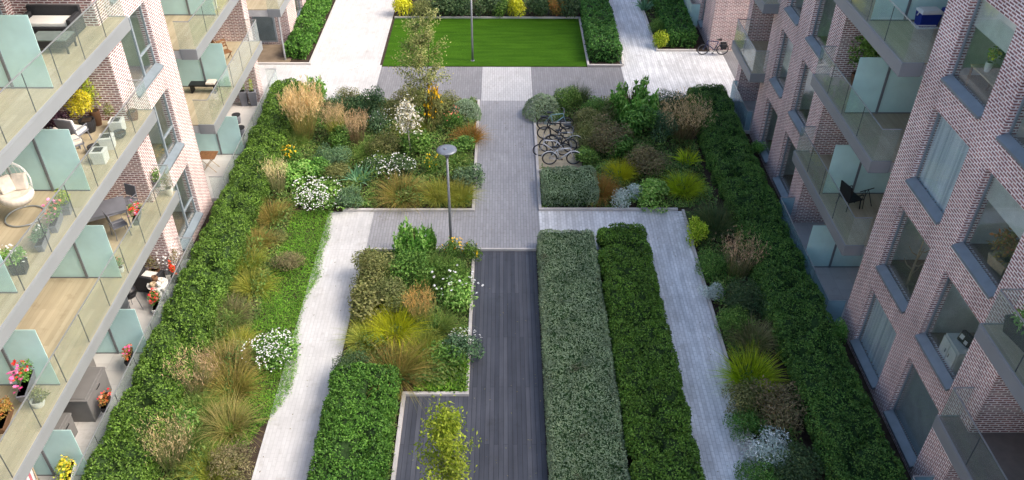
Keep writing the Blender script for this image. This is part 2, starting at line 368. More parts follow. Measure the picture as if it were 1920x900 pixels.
PLANTS = [
 ('upright:light', -9.14, 36.6, 0.6, 1.33, 'leafy upright shrub with pale tips at the bed corner near white paving', 'shrub', 'shrub', 'shrubs in the beds'),
 ('reed:straw/cream', -9.12, 33.28, 0.62, 1.75, 'big sheaf of cream feather grass beside the long hedge', 'grass_clump', 'grass clump', 'ornamental grasses in the beds'),
 ('flower:green/orange/70/.055', -9.31, 31.36, 0.42, 0.6, 'small orange yellow daisies under the cream feather grass', 'flowering_plant', 'flowering plant', 'flowering plants in the beds'),
 ('fine:teal', -7.46, 30.95, 0.75, 0.8, 'misty blue green mound in front of the cream feather grass', 'shrub', 'shrub', 'shrubs in the beds'),
 ('fine:dark', -7.65, 34.93, 0.75, 1.1, 'dark shrub behind the bronze spikes, by white paving', 'shrub', 'shrub', 'shrubs in the beds'),
 ('fine:dark', -6.32, 35.45, 0.9, 1.25, 'darkest shrub at the back edge of the upper left bed', 'shrub', 'shrub', 'shrubs in the beds'),
 ('reed:gold/tan', -7.48, 33.0, 0.4, 1.25, 'upright yellow bronze grass before the dark shrub', 'grass_clump', 'grass clump', 'ornamental grasses in the beds'),
 ('reed:brown/tan', -6.58, 32.38, 0.4, 1.2, 'thin brown seed grass between dark shrub and cream tree', 'grass_clump', 'grass clump', 'ornamental grasses in the beds'),
 ('fine:olive', -7.48, 36.29, 0.6, 0.9, 'low olive shrub on the rear edge beside white paving', 'shrub', 'shrub', 'shrubs in the beds'),
 ('fine:olive', -5.25, 34.87, 0.7, 1.0, 'olive shrub left of the thin birch stems', 'shrub', 'shrub', 'shrubs in the beds'),
 ('strap:teal', -6.13, 29.7, 0.8, 0.75, 'blue green strap leaved clump beside white flowers', 'grass_clump', 'grass clump', 'ornamental grasses in the beds'),
 ('flower:teal/white/80/.03', -5.82, 33.88, 0.55, 0.9, 'loose white flowers left of the cream leaved tree', 'flowering_plant', 'flowering plant', 'flowering plants in the beds'),
 ('flower:dark/white/260/.027', -4.61, 30.21, 0.75, 0.75, 'large dark clump full of white flowers below the cream tree', 'flowering_plant', 'flowering plant', 'flowering plants in the beds'),
 ('flower:dark/white/80/.03', -5.59, 30.37, 0.5, 0.7, 'small dark clump of white flowers next to strap leaves', 'flowering_plant', 'flowering plant', 'flowering plants in the beds'),
 ('fine:olive', -5.31, 32.04, 0.75, 0.85, 'olive mound in the middle of the upper left bed', 'shrub', 'shrub', 'shrubs in the beds'),
 ('grass:green', -5.99, 31.81, 0.7, 0.85, 'soft green grass before the olive mound', 'grass_clump', 'grass clump', 'ornamental grasses in the beds'),
 ('flower:olive/orange/140/.07', -3.25, 34.04, 0.45, 1.7, 'tall orange yellow daisies above the lamp head', 'flowering_plant', 'flowering plant', 'flowering plants in the beds'),
 ('flower:green/orange/60/.06', -3.12, 30.5, 0.35, 0.7, 'small patch of orange daisies left of the lamp pole', 'flowering_plant', 'flowering plant', 'flowering plants in the beds'),
 ('flower:green/salmon/40/.06', -2.35, 34.09, 0.4, 0.9, 'coral red flowers beside the rusty grass', 'flowering_plant', 'flowering plant', 'flowering plants in the beds'),
 ('grass:rust', -1.5, 33.18, 0.72, 0.8, 'rust red grass leaning over the central path', 'grass_clump', 'grass clump', 'ornamental grasses in the beds'),
 ('ball:grey', -1.83, 35.41, 0.62, 0.8, 'grey green mound at the far corner by the central path', 'shrub', 'shrub', 'shrubs in the beds'),
 ('fine:olive', -2.71, 35.76, 0.7, 0.9, 'yellowish green shrub behind the coral flowers', 'shrub', 'shrub', 'shrubs in the beds'),
 ('shrub:green', -1.8, 31.93, 0.7, 0.7, 'fresh green shrub beside the central path, under the rusty grass', 'shrub', 'shrub', 'shrubs in the beds'),
 ('shrub:teal', -1.39, 29.53, 0.62, 0.7, 'dark teal shrub at the path side above the kerb corner', 'shrub', 'shrub', 'shrubs in the beds'),
 ('grass:green', -2.18, 30.96, 0.6, 0.8, 'green grass right of the lamp head', 'grass_clump', 'grass clump', 'ornamental grasses in the beds'),
 ('grass:bronze', -4.2, 28.43, 0.95, 0.95, 'broad bronze yellow grass above the pale kerb', 'grass_clump', 'grass clump', 'ornamental grasses in the beds'),
 ('grass:gold', -2.66, 28.39, 0.8, 0.9, 'golden grass with dark base behind the lamp pole', 'grass_clump', 'grass clump', 'ornamental grasses in the beds'),
 ('seedgrass:gold/rust', -1.79, 28.31, 0.72, 0.9, 'golden grass right of the lamp pole, by the kerb corner', 'grass_clump', 'grass clump', 'ornamental grasses in the beds'),
 ('flower:green/white/700/.02', -7.43, 28.13, 0.98, 0.7, 'wide dome of cream white daisies at the kerb end', 'flowering_plant', 'flowering plant', 'flowering plants in the beds'),
 ('fine:teal', -6.21, 28.05, 0.62, 0.7, 'dark teal mound between daisies and bronze grass', 'shrub', 'shrub', 'shrubs in the beds'),
 ('reed:pale/pink', -9.34, 28.56, 0.4, 1.1, 'thin pinkish brown grass beside the long hedge', 'grass_clump', 'grass clump', 'ornamental grasses in the beds'),
 ('shrub:light', -8.66, 29.73, 0.7, 0.7, 'light green shrub above the white daisies', 'shrub', 'shrub', 'shrubs in the beds'),
 ('shrub:green', -7.86, 30.07, 0.6, 0.7, 'green shrub behind the white daisy dome', 'shrub', 'shrub', 'shrubs in the beds'),
 ('seedgrass:bronze/rust', -9.19, 26.9, 0.72, 0.85, 'orange bronze grass at the start of the green strip', 'grass_clump', 'grass clump', 'ornamental grasses in the beds'),
 ('fine:olive', -7.08, 29.73, 0.6, 0.7, 'olive grey mound behind the daisy dome', 'shrub', 'shrub', 'shrubs in the beds'),
 ('grass:green', -9.45, 32.6, 0.6, 0.9, 'green grass below the feather sheaf', 'grass_clump', 'grass clump', 'ornamental grasses in the beds'),
 ('shrub:green', -3.91, 32.24, 0.7, 0.9, 'leafy green shrub between cream tree and tall orange daisies', 'shrub', 'shrub', 'shrubs in the beds'),
 ('grass:gold', -4.28, 33.85, 0.7, 1.0, 'golden grass at the foot of the birch', 'grass_clump', 'grass clump', 'ornamental grasses in the beds'),
 ('fine:olive', -4.62, 36.21, 0.7, 1.0, 'olive shrub behind the birch stems', 'shrub', 'shrub', 'shrubs in the beds'),
 ('shrub:green', -7.31, 32.68, 0.6, 0.8, 'mid green shrub before the yellow bronze spikes', 'shrub', 'shrub', 'shrubs in the beds'),
 ('seedgrass:bronze/rust', -9.4, 25.11, 0.72, 0.8, 'bronze grass with orange heads beside the green strip, nearest the daisies', 'grass_clump', 'grass clump', 'ornamental grasses in the beds'),
 ('grass:gold', -9.43, 23.95, 0.66, 0.8, 'golden grass below the bronze one on the left strip', 'grass_clump', 'grass clump', 'ornamental grasses in the beds'),
 ('fine:brown', -7.86, 23.62, 0.62, 0.55, 'twiggy brown shrub in the green strip', 'shrub', 'shrub', 'shrubs in the beds'),
 ('grass:gold', -8.88, 22.61, 0.75, 0.8, 'golden green fountain grass beside bare soil', 'grass_clump', 'grass clump', 'ornamental grasses in the beds'),
 ('seedgrass:pale/pink', -9.33, 21.07, 0.72, 0.9, 'pale brown grass against the long hedge', 'grass_clump', 'grass clump', 'ornamental grasses in the beds'),
 ('grass:green', -9.55, 20.33, 0.75, 0.8, 'green grass below the pale brown clump', 'grass_clump', 'grass clump', 'ornamental grasses in the beds'),
 ('seedgrass:straw/rust', -8.78, 18.8, 0.78, 0.9, 'large straw coloured grass left of the white flowers', 'grass_clump', 'grass clump', 'ornamental grasses in the beds'),
 ('seedgrass:bronze/rust', -8.4, 17.75, 0.85, 0.85, 'glowing orange bronze grass in the left strip', 'grass_clump', 'grass clump', 'ornamental grasses in the beds'),
 ('seedgrass:straw/rust', -8.11, 16.28, 0.8, 0.95, 'huge straw grass fountain nearest the pale path bottom', 'grass_clump', 'grass clump', 'ornamental grasses in the beds'),
 ('grass:green', -9.21, 15.52, 0.75, 0.9, 'tall green grass against the hedge, bottom of the strip', 'grass_clump', 'grass clump', 'ornamental grasses in the beds'),
 ('reed:pale/tan', -9.35, 15.03, 0.5, 1.2, 'pale brown upright grass leaning on the hedge', 'grass_clump', 'grass clump', 'ornamental grasses in the beds'),
 ('grass:gold', -8.22, 14.66, 0.72, 0.7, 'yellow green grass beside the long hedge, lowest of its row', 'grass_clump', 'grass clump', 'ornamental grasses in the beds'),
 ('flower:green/white/520/.02', -7.41, 19.15, 0.85, 0.7, 'round clump of white daisies spilling over the path edge', 'flowering_plant', 'flowering plant', 'flowering plants in the beds'),
 ('fine:brown', -7.58, 14.98, 0.7, 0.5, 'purple brown faded mound at the path edge', 'shrub', 'shrub', 'shrubs in the beds'),
 ('reed:pale/tan', -9.47, 17.74, 0.5, 1.0, 'thin straw stems between hedge and orange grass', 'grass_clump', 'grass clump', 'ornamental grasses in the beds'),
 ('grass:green', -9.09, 16.75, 0.7, 0.8, 'green grass under the orange grasses', 'grass_clump', 'grass clump', 'ornamental grasses in the beds'),
 ('grass:gold', -8.67, 19.79, 0.6, 0.6, 'small golden tuft left of the white daisies', 'grass_clump', 'grass clump', 'ornamental grasses in the beds'),
 ('fine:olive', -8.7, 25.62, 0.4, 0.35, 'low grey olive tuft in the bright green strip', 'shrub', 'shrub', 'shrubs in the beds'),
 ('shrub:green', -9.43, 16.18, 0.6, 0.7, 'green leafy shrub at the foot of the long hedge', 'shrub', 'shrub', 'shrubs in the beds'),
 ('upright:light', -3.41, 24.4, 0.6, 1.75, 'bright green upright shrub at the cross path', 'shrub', 'shrub', 'shrubs in the beds'),
 ('upright:green', -2.72, 24.6, 0.2, 1.286, 'single leafy sprig beside the upright shrub', 'shrub', 'shrub', 'shrubs in the beds'),
 ('fine:olive', -4.55, 22.95, 0.95, 1.1, 'olive brown shrub at the back corner of the middle bed', 'shrub', 'shrub', 'shrubs in the beds'),
 ('fine:green', -3.44, 23.31, 0.85, 1.0, 'green shrub below the upright shrub', 'shrub', 'shrub', 'shrubs in the beds'),
 ('grass:green', -2.49, 23.36, 0.85, 0.9, 'soft olive green grass left of the lamp foot', 'grass_clump', 'grass clump', 'ornamental grasses in the beds'),
 ('fine:green', -1.87, 22.96, 0.65, 0.8, 'green shrub under the orange flowers', 'shrub', 'shrub', 'shrubs in the beds'),
 ('flower:green/orange/70/.06', -1.9, 24.42, 0.42, 0.75, 'orange daisies at the foot of the lamp', 'flowering_plant', 'flowering plant', 'flowering plants in the beds'),
 ('flower:green/orange/24/.06', -1.18, 24.26, 0.38, 0.8, 'leafy clump with few orange daisies at the deck corner', 'flowering_plant', 'flowering plant', 'flowering plants in the beds'),
 ('flower:light/white/70/.035', -1.6, 22.06, 0.82, 0.85, 'large fresh green bush with tiny white flowers over the deck', 'flowering_plant', 'flowering plant', 'flowering plants in the beds'),
 ('shrub:olive', -4.67, 21.55, 0.75, 0.75, 'yellowish leaved shrub beside the pale path', 'shrub', 'shrub', 'shrubs in the beds'),
 ('fine:olive', -3.86, 21.75, 0.8, 0.9, 'olive mound in the centre of the middle bed', 'shrub', 'shrub', 'shrubs in the beds'),
 ('spiky:yellow', -3.62, 20.37, 0.85, 0.85, 'vivid yellow lime grass in the middle bed', 'grass_clump', 'grass clump', 'ornamental grasses in the beds'),
 ('grass:gold', -4.46, 19.94, 0.75, 0.8, 'golden green grass at the path side of the middle bed', 'grass_clump', 'grass clump', 'ornamental grasses in the beds'),
 ('reed:straw/rust', -2.73, 20.83, 0.36, 1.0, 'small pink straw plume behind the yellow grass', 'grass_clump', 'grass clump', 'ornamental grasses in the beds'),
 ('seedgrass:bronze/rust', -3.45, 18.44, 1.05, 1.0, 'huge bronze grass above the leafy hedge block', 'grass_clump', 'grass clump', 'ornamental grasses in the beds'),
 ('grass:green', -2.3, 20.5, 0.75, 0.8, 'green grass between the straw plume and white flowers', 'grass_clump', 'grass clump', 'ornamental grasses in the beds'),
 ('fine:dark', -4.73, 18.42, 0.62, 0.75, 'dark blue green shrub poking over the pale path', 'shrub', 'shrub', 'shrubs in the beds'),
 ('flower:teal/white/200/.022', -1.31, 19.43, 0.62, 0.7, 'clump of white daisies leaning over the dark deck', 'flowering_plant', 'flowering plant', 'flowering plants in the beds'),
 ('shrub:green', -1.87, 19.16, 0.6, 0.6, 'green shrub above the bright low carpet', 'shrub', 'shrub', 'shrubs in the beds'),
 ('grass:gold', -2.66, 19.44, 0.7, 0.8, 'olive gold grass right of the huge bronze grass', 'grass_clump', 'grass clump', 'ornamental grasses in the beds'),
 ('ball:grey', 1.85, 35.62, 0.72, 0.95, 'round grey green bush at the far end of the bicycle bed', 'shrub', 'shrub', 'shrubs in the beds'),
 ('fine:green', 3.07, 36.32, 0.75, 0.9, 'feathery green shrub behind the bicycles', 'shrub', 'shrub', 'shrubs in the beds'),
 ('spiky:dark', 3.71, 36.91, 0.55, 1.0, 'dark spiky clump at the back of the right bed', 'grass_clump', 'grass clump', 'ornamental grasses in the beds'),
 ('upright:light', 6.22, 35.2, 0.9, 2.161, 'tallest light green shrub of the right bed', 'shrub', 'shrub', 'shrubs in the beds'),
 ('shrub:green', 6.31, 33.72, 0.8, 1.2, 'dense green shrub below the tallest one', 'shrub', 'shrub', 'shrubs in the beds'),
 ('ball:olive', 3.99, 34.45, 0.65, 0.85, 'rounded light olive bush right of the bicycles', 'shrub', 'shrub', 'shrubs in the beds'),
 ('fine:brown', 4.7, 32.4, 1.0, 1.2, 'big brown olive shrub in the middle of the right bed', 'shrub', 'shrub', 'shrubs in the beds'),
 ('fine:olive', 3.77, 32.63, 0.75, 0.9, 'soft grey olive shrub beside the parked bicycles', 'shrub', 'shrub', 'shrubs in the beds'),
 ('shrub:green', 3.66, 31.2, 0.6, 0.6, 'small bright green shrub near the white bicycles', 'shrub', 'shrub', 'shrubs in the beds'),
 ('fine:teal', 7.4, 33.55, 0.75, 1.1, 'dark teal shrub left of the tan plumes', 'shrub', 'shrub', 'shrubs in the beds'),
 ('reed:brown/tan', 8.29, 33.26, 0.8, 1.35, 'tan plumed grass with brown base beside the dark hedge', 'grass_clump', 'grass clump', 'ornamental grasses in the beds'),
 ('spiky:yellow', 5.0, 30.01, 0.62, 0.8, 'yellow lime tuft behind the rusty grass', 'grass_clump', 'grass clump', 'ornamental grasses in the beds'),
 ('fine:brown', 6.29, 30.34, 0.95, 0.95, 'wide dull brown mound in front of the teal shrub', 'shrub', 'shrub', 'shrubs in the beds'),
 ('strap:lime', 8.1, 31.14, 0.62, 0.7, 'bright green star shaped clump by dark soil', 'grass_clump', 'grass clump', 'ornamental grasses in the beds'),
 ('spiky:lime', 7.54, 28.98, 0.72, 0.75, 'lime green grass mound above the green bush', 'grass_clump', 'grass clump', 'ornamental grasses in the beds'),
 ('grass:rust', 4.07, 28.71, 0.72, 0.9, 'rusty orange green grass next to the large grey mound', 'grass_clump', 'grass clump', 'ornamental grasses in the beds'),
 ('flower:silver/white/50/.03', 4.85, 28.05, 0.42, 0.6, 'silver white plant at the kerb of the right bed', 'flowering_plant', 'flowering plant', 'flowering plants in the beds'),
 ('shrub:silver', 5.49, 28.58, 0.36, 0.5, 'tiny pale silver tuft behind the silver white plant', 'shrub', 'shrub', 'shrubs in the beds'),
 ('shrub:light', 6.2, 28.1, 0.72, 0.75, 'bright leafy bush hanging over the kerb', 'shrub', 'shrub', 'shrubs in the beds'),
 ('reed:dark/tan', 5.84, 35.52, 0.3, 0.9, 'thin dark stems beside the tallest shrub', 'grass_clump', 'grass clump', 'ornamental grasses in the beds'),
 ('fine:dark', 7.9, 35.9, 0.85, 0.9, 'dark low shrub along the far paving', 'shrub', 'shrub', 'shrubs in the beds'),
 ('ball:olive', 8.79, 35.86, 0.45, 0.7, 'small olive ball next to the dark hedge end', 'shrub', 'shrub', 'shrubs in the beds'),
 ('fine:olive', 5.29, 35.6, 0.8, 0.8, 'dull olive growth behind the brown shrub', 'shrub', 'shrub', 'shrubs in the beds'),
 ('fine:green', 4.53, 35.68, 0.7, 0.7, 'low green growth at the rear edge of the right bed', 'shrub', 'shrub', 'shrubs in the beds'),
 ('shrub:green', 5.13, 31.87, 0.6, 0.8, 'green leafy shrub between the brown mounds', 'shrub', 'shrub', 'shrubs in the beds'),
 ('seedgrass:dark/tan', 8.36, 26.28, 0.98, 1.15, 'large dark grass with pale tips at the path corner', 'grass_clump', 'grass clump', 'ornamental grasses in the beds'),
 ('shrub:lime', 7.38, 25.59, 0.45, 0.8, 'lime yellow ball at the path corner', 'shrub', 'shrub', 'shrubs in the beds'),
 ('fine:green', 7.65, 23.62, 0.65, 0.7, 'yellow green shrub below the lime ball', 'shrub', 'shrub', 'shrubs in the beds'),
 ('reed:pale/tan', 8.53, 23.39, 0.55, 1.1, 'tan plumes beside the dark hedge, above the silver tuft', 'grass_clump', 'grass clump', 'ornamental grasses in the beds'),
 ('fine:silver', 7.36, 22.23, 0.42, 0.5, 'silver tuft at the edge of the grey block path', 'shrub', 'shrub', 'shrubs in the beds'),
 ('fine:dark', 8.2, 21.79, 0.75, 0.8, 'dark green mound right of the silver tuft', 'shrub', 'shrub', 'shrubs in the beds'),
 ('seedgrass:pale/tan', 8.26, 19.77, 0.72, 1.0, 'pale feathery grass against the dark hedge', 'grass_clump', 'grass clump', 'ornamental grasses in the beds'),
 ('fine:green', 7.68, 20.48, 0.6, 0.7, 'mid green mound beside the block path', 'shrub', 'shrub', 'shrubs in the beds'),
 ('spiky:lime', 7.75, 18.14, 0.85, 0.9, 'vivid lime green spiky clump beside the block path', 'grass_clump', 'grass clump', 'ornamental grasses in the beds'),
 ('fine:olive', 7.23, 17.1, 0.7, 0.75, 'olive green shrub under the vivid lime clump', 'shrub', 'shrub', 'shrubs in the beds'),
 ('fine:brown', 8.18, 16.76, 0.9, 0.9, 'dark bronze shrub in the right strip', 'shrub', 'shrub', 'shrubs in the beds'),
 ('fine:green', 7.18, 16.16, 0.6, 0.6, 'green shrub below the bronze one', 'shrub', 'shrub', 'shrubs in the beds'),
 ('fine:silver', 7.46, 15.26, 0.72, 0.6, 'blue silver feathery mound near the photo bottom', 'shrub', 'shrub', 'shrubs in the beds'),
 ('fine:green', 7.13, 14.36, 0.6, 0.6, 'yellow green tuft below the blue silver mound', 'shrub', 'shrub', 'shrubs in the beds'),
 ('fine:dark', 8.21, 14.56, 0.75, 0.8, 'dark leafy mound beside the dark hedge, at the bottom', 'shrub', 'shrub', 'shrubs in the beds'),
 ('fine:dark', 9.09, 21.23, 0.55, 0.8, 'dark mound half under the dark hedge', 'shrub', 'shrub', 'shrubs in the beds'),
 ('shrub:light', 10.97, 19.76, 0.3, 0.8, 'light green shoots between the dark hedge and the near pink wall', 'shrub', 'shrub', 'shrubs in the beds'),
 ('shrub:light', 11.34, 31.85, 0.3, 0.6, 'green shoots between the dark hedge and the far pink wall pier', 'shrub', 'shrub', 'shrubs in the beds'),
 ('shrub:yellow', -5.99, 48.07, 0.62, 1.1, 'yellow shrub at the left end of the border behind the lawn', 'shrub', 'shrub', 'shrubs in the beds'),
 ('fine:olive', -4.74, 47.97, 0.7, 0.9, 'olive shrub next to the yellow one behind the lawn', 'shrub', 'shrub', 'shrubs in the beds'),
 ('shrub:dark', -3.54, 48.04, 0.8, 1.0, 'dark green shrub behind the lawn, left of the far lamp pole', 'shrub', 'shrub', 'shrubs in the beds'),
 ('shrub:dark', -2.52, 48.16, 0.7, 0.9, 'dark shrub touching the far lamp pole', 'shrub', 'shrub', 'shrubs in the beds'),
 ('shrub:dark', -1.01, 48.11, 0.8, 1.1, 'dark shrub behind the lawn, right of the far lamp pole', 'shrub', 'shrub', 'shrubs in the beds'),
 ('shrub:green', -0.12, 48.12, 0.6, 0.8, 'mid green shrub left of the lime bush', 'shrub', 'shrub', 'shrubs in the beds'),
 ('shrub:yellow', 0.87, 48.06, 0.62, 1.15, 'lime yellow bush in the middle of the border behind the lawn', 'shrub', 'shrub', 'shrubs in the beds'),
 ('shrub:dark', 2.06, 48.13, 0.75, 1.1, 'dark shrub right of the lime bush', 'shrub', 'shrub', 'shrubs in the beds'),
 ('fine:autumn', 3.08, 48.17, 0.7, 1.0, 'reddish brown shrub near the right end of the border', 'shrub', 'shrub', 'shrubs in the beds'),
 ('shrub:dark', 3.98, 48.09, 0.7, 1.0, 'dark shrub at the right end of the border behind the lawn', 'shrub', 'shrub', 'shrubs in the beds'),
 ('shrub:lime', 8.81, 43.51, 0.4, 0.8, 'small lime green shrub before the very dark box hedge', 'shrub', 'shrub', 'shrubs in the beds'),
 ('fine:green', 8.82, 45.22, 0.5, 0.8, 'green shrub along the bluish path, behind the lime one', 'shrub', 'shrub', 'shrubs in the beds'),
 ('strap:teal', 8.58, 48.92, 0.6, 0.9, 'silvery strap leaved plant by the bluish path at the top edge', 'grass_clump', 'grass clump', 'ornamental grasses in the beds'),
]
# ================================================================== setting
ground = MB().box(-120, 120, -80, 260, -0.6, -0.02).build("ground", plain("bare_ground", (0.30, 0.29, 0.27), 0.95, 0.1, 0, 0.15, 0.4, 0.3))
tag(ground, "grey ground beneath the courtyard garden", "ground", kind="structure")

LIGHTP = paving("light_stone_paving", (0.48, 0.475, 0.465), (0.53, 0.525, 0.515), (0.42, 0.415, 0.405), 0.3, 0.12, 0.006, True, 0.10, 0.05)
MIDP = paving("mid_grey_paving", (0.275, 0.275, 0.285), (0.315, 0.315, 0.325), (0.22, 0.22, 0.23), 0.45, 0.115, 0.012, True, 0.09, 0.05)
DARKP = paving("dark_grey_paving", (0.20, 0.20, 0.21), (0.235, 0.235, 0.245), (0.165, 0.165, 0.172), 0.45, 0.115, 0.012, True, 0.08, 0.04)
SQUAREP = paving("pale_square_paving", (0.42, 0.42, 0.42), (0.48, 0.48, 0.48), (0.33, 0.33, 0.33), 0.45, 0.115, 0.014, True, 0.07)
STREAKP = paving("weathered_block_paving", (0.58, 0.585, 0.585), (0.67, 0.675, 0.675), (0.47, 0.475, 0.475), 0.24, 0.12, 0.012, True, 0.16, 0.14)
DECK = paving("dark_deck_boards", (0.054, 0.058, 0.070), (0.086, 0.090, 0.104), (0.03, 0.03, 0.036), 4.5, 0.138, 0.007, True, 0.14, 0.12, 0.55, 0.6)

def sheet(name, x0, x1, y0, y1, z, mat, label, cat="paving"):
    o = MB().box(x0, x1, y0, y1, z - 0.05, z).build(name, mat)
    return tag(o, label, cat, kind="structure")

sheet("soil", -11.9, 11.5, 4.0, 52.0, -0.008, SOIL, "dark garden soil in the planting beds", "soil")
sheet("path", -7.05, -5.28, 4.0, 25.05, 0.0, LIGHTP, "long pale path beside the left green strip", "path")
sheet("path", -7.05, -5.24, 25.053, 27.55, 0.0, LIGHTP, "pale corner where the long path meets the cross path", "path")
sheet("path", -5.236, -1.16, 25.05, 27.55, 0.0, MIDP, "grey cross path in front of the lamp", "path")
sheet("path", -1.157, 1.43, 25.0, 37.15, 0.0, MIDP, "straight grey central path", "path")
sheet("path", 1.434, 7.25, 25.05, 27.6, 0.0, STREAKP, "streaked pale cross path before the long hedges", "path")
sheet("path", 5.35, 7.22, 4.0, 25.046, 0.0, STREAKP, "grey block path beside the tall green hedge", "path")
sheet("paving", -1.1, 1.47, 37.154, 41.0, 0.0, SQUAREP, "pale square of paving before the lawn")
sheet("paving", -6.5, -1.104, 37.154, 41.0, 0.0, DARKP, "darker grey paving behind the thin tree")
sheet("paving", 1.474, 6.3, 37.154, 41.0, 0.0, DARKP, "darker grey paving before the short hedge")
sheet("paving", -26.0, -6.504, 37.154, 41.2, 0.0, LIGHTP, "white paving between the left buildings")
sheet("paving", 6.304, 12.1, 37.154, 43.0, 0.0, STREAKP, "bluish paving before the parked bicycle")
sheet("paving", 12.104, 26.0, 37.154, 43.0, -0.002, DARKP, "dark paving between the right buildings")
sheet("path", -10.3, -6.62, 41.204, 75.0, 0.0, LIGHTP, "white path running past the lawn", "path")
sheet("path", 6.5, 8.5, 43.004, 75.0, 0.0, STREAKP, "bluish path past the short hedge", "path")
sheet("paving", -6.6, 6.48, 50.75, 75.0, 0.0, LIGHTP, "white paving beyond the shrub border")
sheet("deck", -1.06, 1.25, 4.0, 24.95, 0.004, DECK, "dark board deck between hedge and planting", "deck")
sheet("deck", -3.02, -1.064, 4.0, 17.62, 0.004, DECK, "dark board deck around the young yellow tree", "deck")

def lawnmat():
    m, nt, out = newmat("mown_grass")
    g = N(nt, "ShaderNodeNewGeometry")
    mp = N(nt, "ShaderNodeMapping"); mp.inputs["Scale"].default_value = (0.5, 3.2, 1); nt.links.new(g.outputs["Position"], mp.inputs["Vector"])
    n1 = N(nt, "ShaderNodeTexNoise", i_Scale=1.0, i_Detail=6.0); nt.links.new(mp.outputs[0], n1.inputs["Vector"])
    n2 = N(nt, "ShaderNodeTexNoise", i_Scale=28.0, i_Detail=4.0); nt.links.new(g.outputs["Position"], n2.inputs["Vector"])
    ad = N(nt, "ShaderNodeMath", operation='ADD'); nt.links.new(n1.outputs[0], ad.inputs[0]); nt.links.new(n2.outputs[0], ad.inputs[1])
    hf = N(nt, "ShaderNodeMath", operation='MULTIPLY'); hf.inputs[1].default_value = 0.5; nt.links.new(ad.outputs[0], hf.inputs[0])
    r = ramp(nt, [(0.34, (0.02, 0.065, 0.002)), (0.5, (0.036, 0.105, 0.003)), (0.66, (0.055, 0.14, 0.006))]); nt.links.new(hf.outputs[0], r.inputs[0])
    p = N(nt, "ShaderNodeBsdfPrincipled", i_Roughness=0.9); p.inputs["Specular IOR Level"].default_value = 0.1
    nt.links.new(r.outputs[0], p.inputs["Base Color"])
    b = N(nt, "ShaderNodeBump", i_Strength=0.7, i_Distance=0.03); nt.links.new(n2.outputs[0], b.inputs["Height"]); nt.links.new(b.outputs[0], p.inputs["Normal"])
    nt.links.new(p.outputs[0], out.inputs[0])
    return m
LAWN = lawnmat()
sheet("lawn", -6.46, 4.5, 41.06, 47.6, 0.015, LAWN, "mown rectangular green lawn", "lawn")

def kerb(pts, w=0.12, h=0.1, label="pale kerb edging a planting bed"):
    mb = MB()
    for x0, x1, y0, y1 in pts: mb.box(x0, x1, y0, y1, -0.1, h)
    return tag(mb.build("kerb", KERB, bevel=0.008), label, "kerb", kind="structure")
kerb([(-6.5, -1.16, 27.55, 27.67), (-1.28, -1.16, 27.673, 37.1)], label="pale kerb round the upper flower bed")
kerb([(1.434, 7.1, 27.6, 27.72), (1.434, 1.554, 27.723, 37.1), (1.56, 3.3, 30.55, 30.65), (1.56, 3.3, 34.75, 34.85)], label="pale kerb round the bicycle bed")
kerb([(-3.14, -3.02, 4, 17.62), (-3.14, -1.07, 17.623, 17.74), (-1.18, -1.07, 17.743, 24.95), (-5.2, -1.07, 24.953, 25.05), (-1.06, 1.25, 24.953, 25.03)], label="white kerb round the dark deck")
kerb([(-6.5, 4.5, 47.6, 47.72), (4.5, 4.62, 41.06, 47.72), (4.623, 6.4, 41.06, 41.18), (6.38, 6.48, 41.183, 50.7)], label="pale kerb round lawn and short hedge")
kerb([(-13.6, -10.3, 41.2, 41.32), (-10.42, -10.3, 41.323, 75)], label="pink stone kerb of the far left hedge bed")
kerb([(8.5, 10.7, 43.0, 43.12), (8.5, 8.6, 43.123, 75)], label="pale kerb of the far right hedge bed")
kerb([(7.22, 7.32, 4, 25.4), (7.25, 7.35, 25.403, 27.598)], label="thin kerb along the right planting strip")
TANSOIL = plain("tan_gravel", (0.44, 0.38, 0.265), 0.95, 0.1, 0, 0.2, 3, 0.5, 50)
sheet("bicycle_stand_ground", 1.56, 3.45, 30.66, 34.74, 0.02, TANSOIL, "tan gravel under the parked bicycles", "gravel")

# ================================================================== buildings
WH = 2.28
F = [0.15, 3.3, 6.45, 9.6, 12.75]
TOP = 15.95

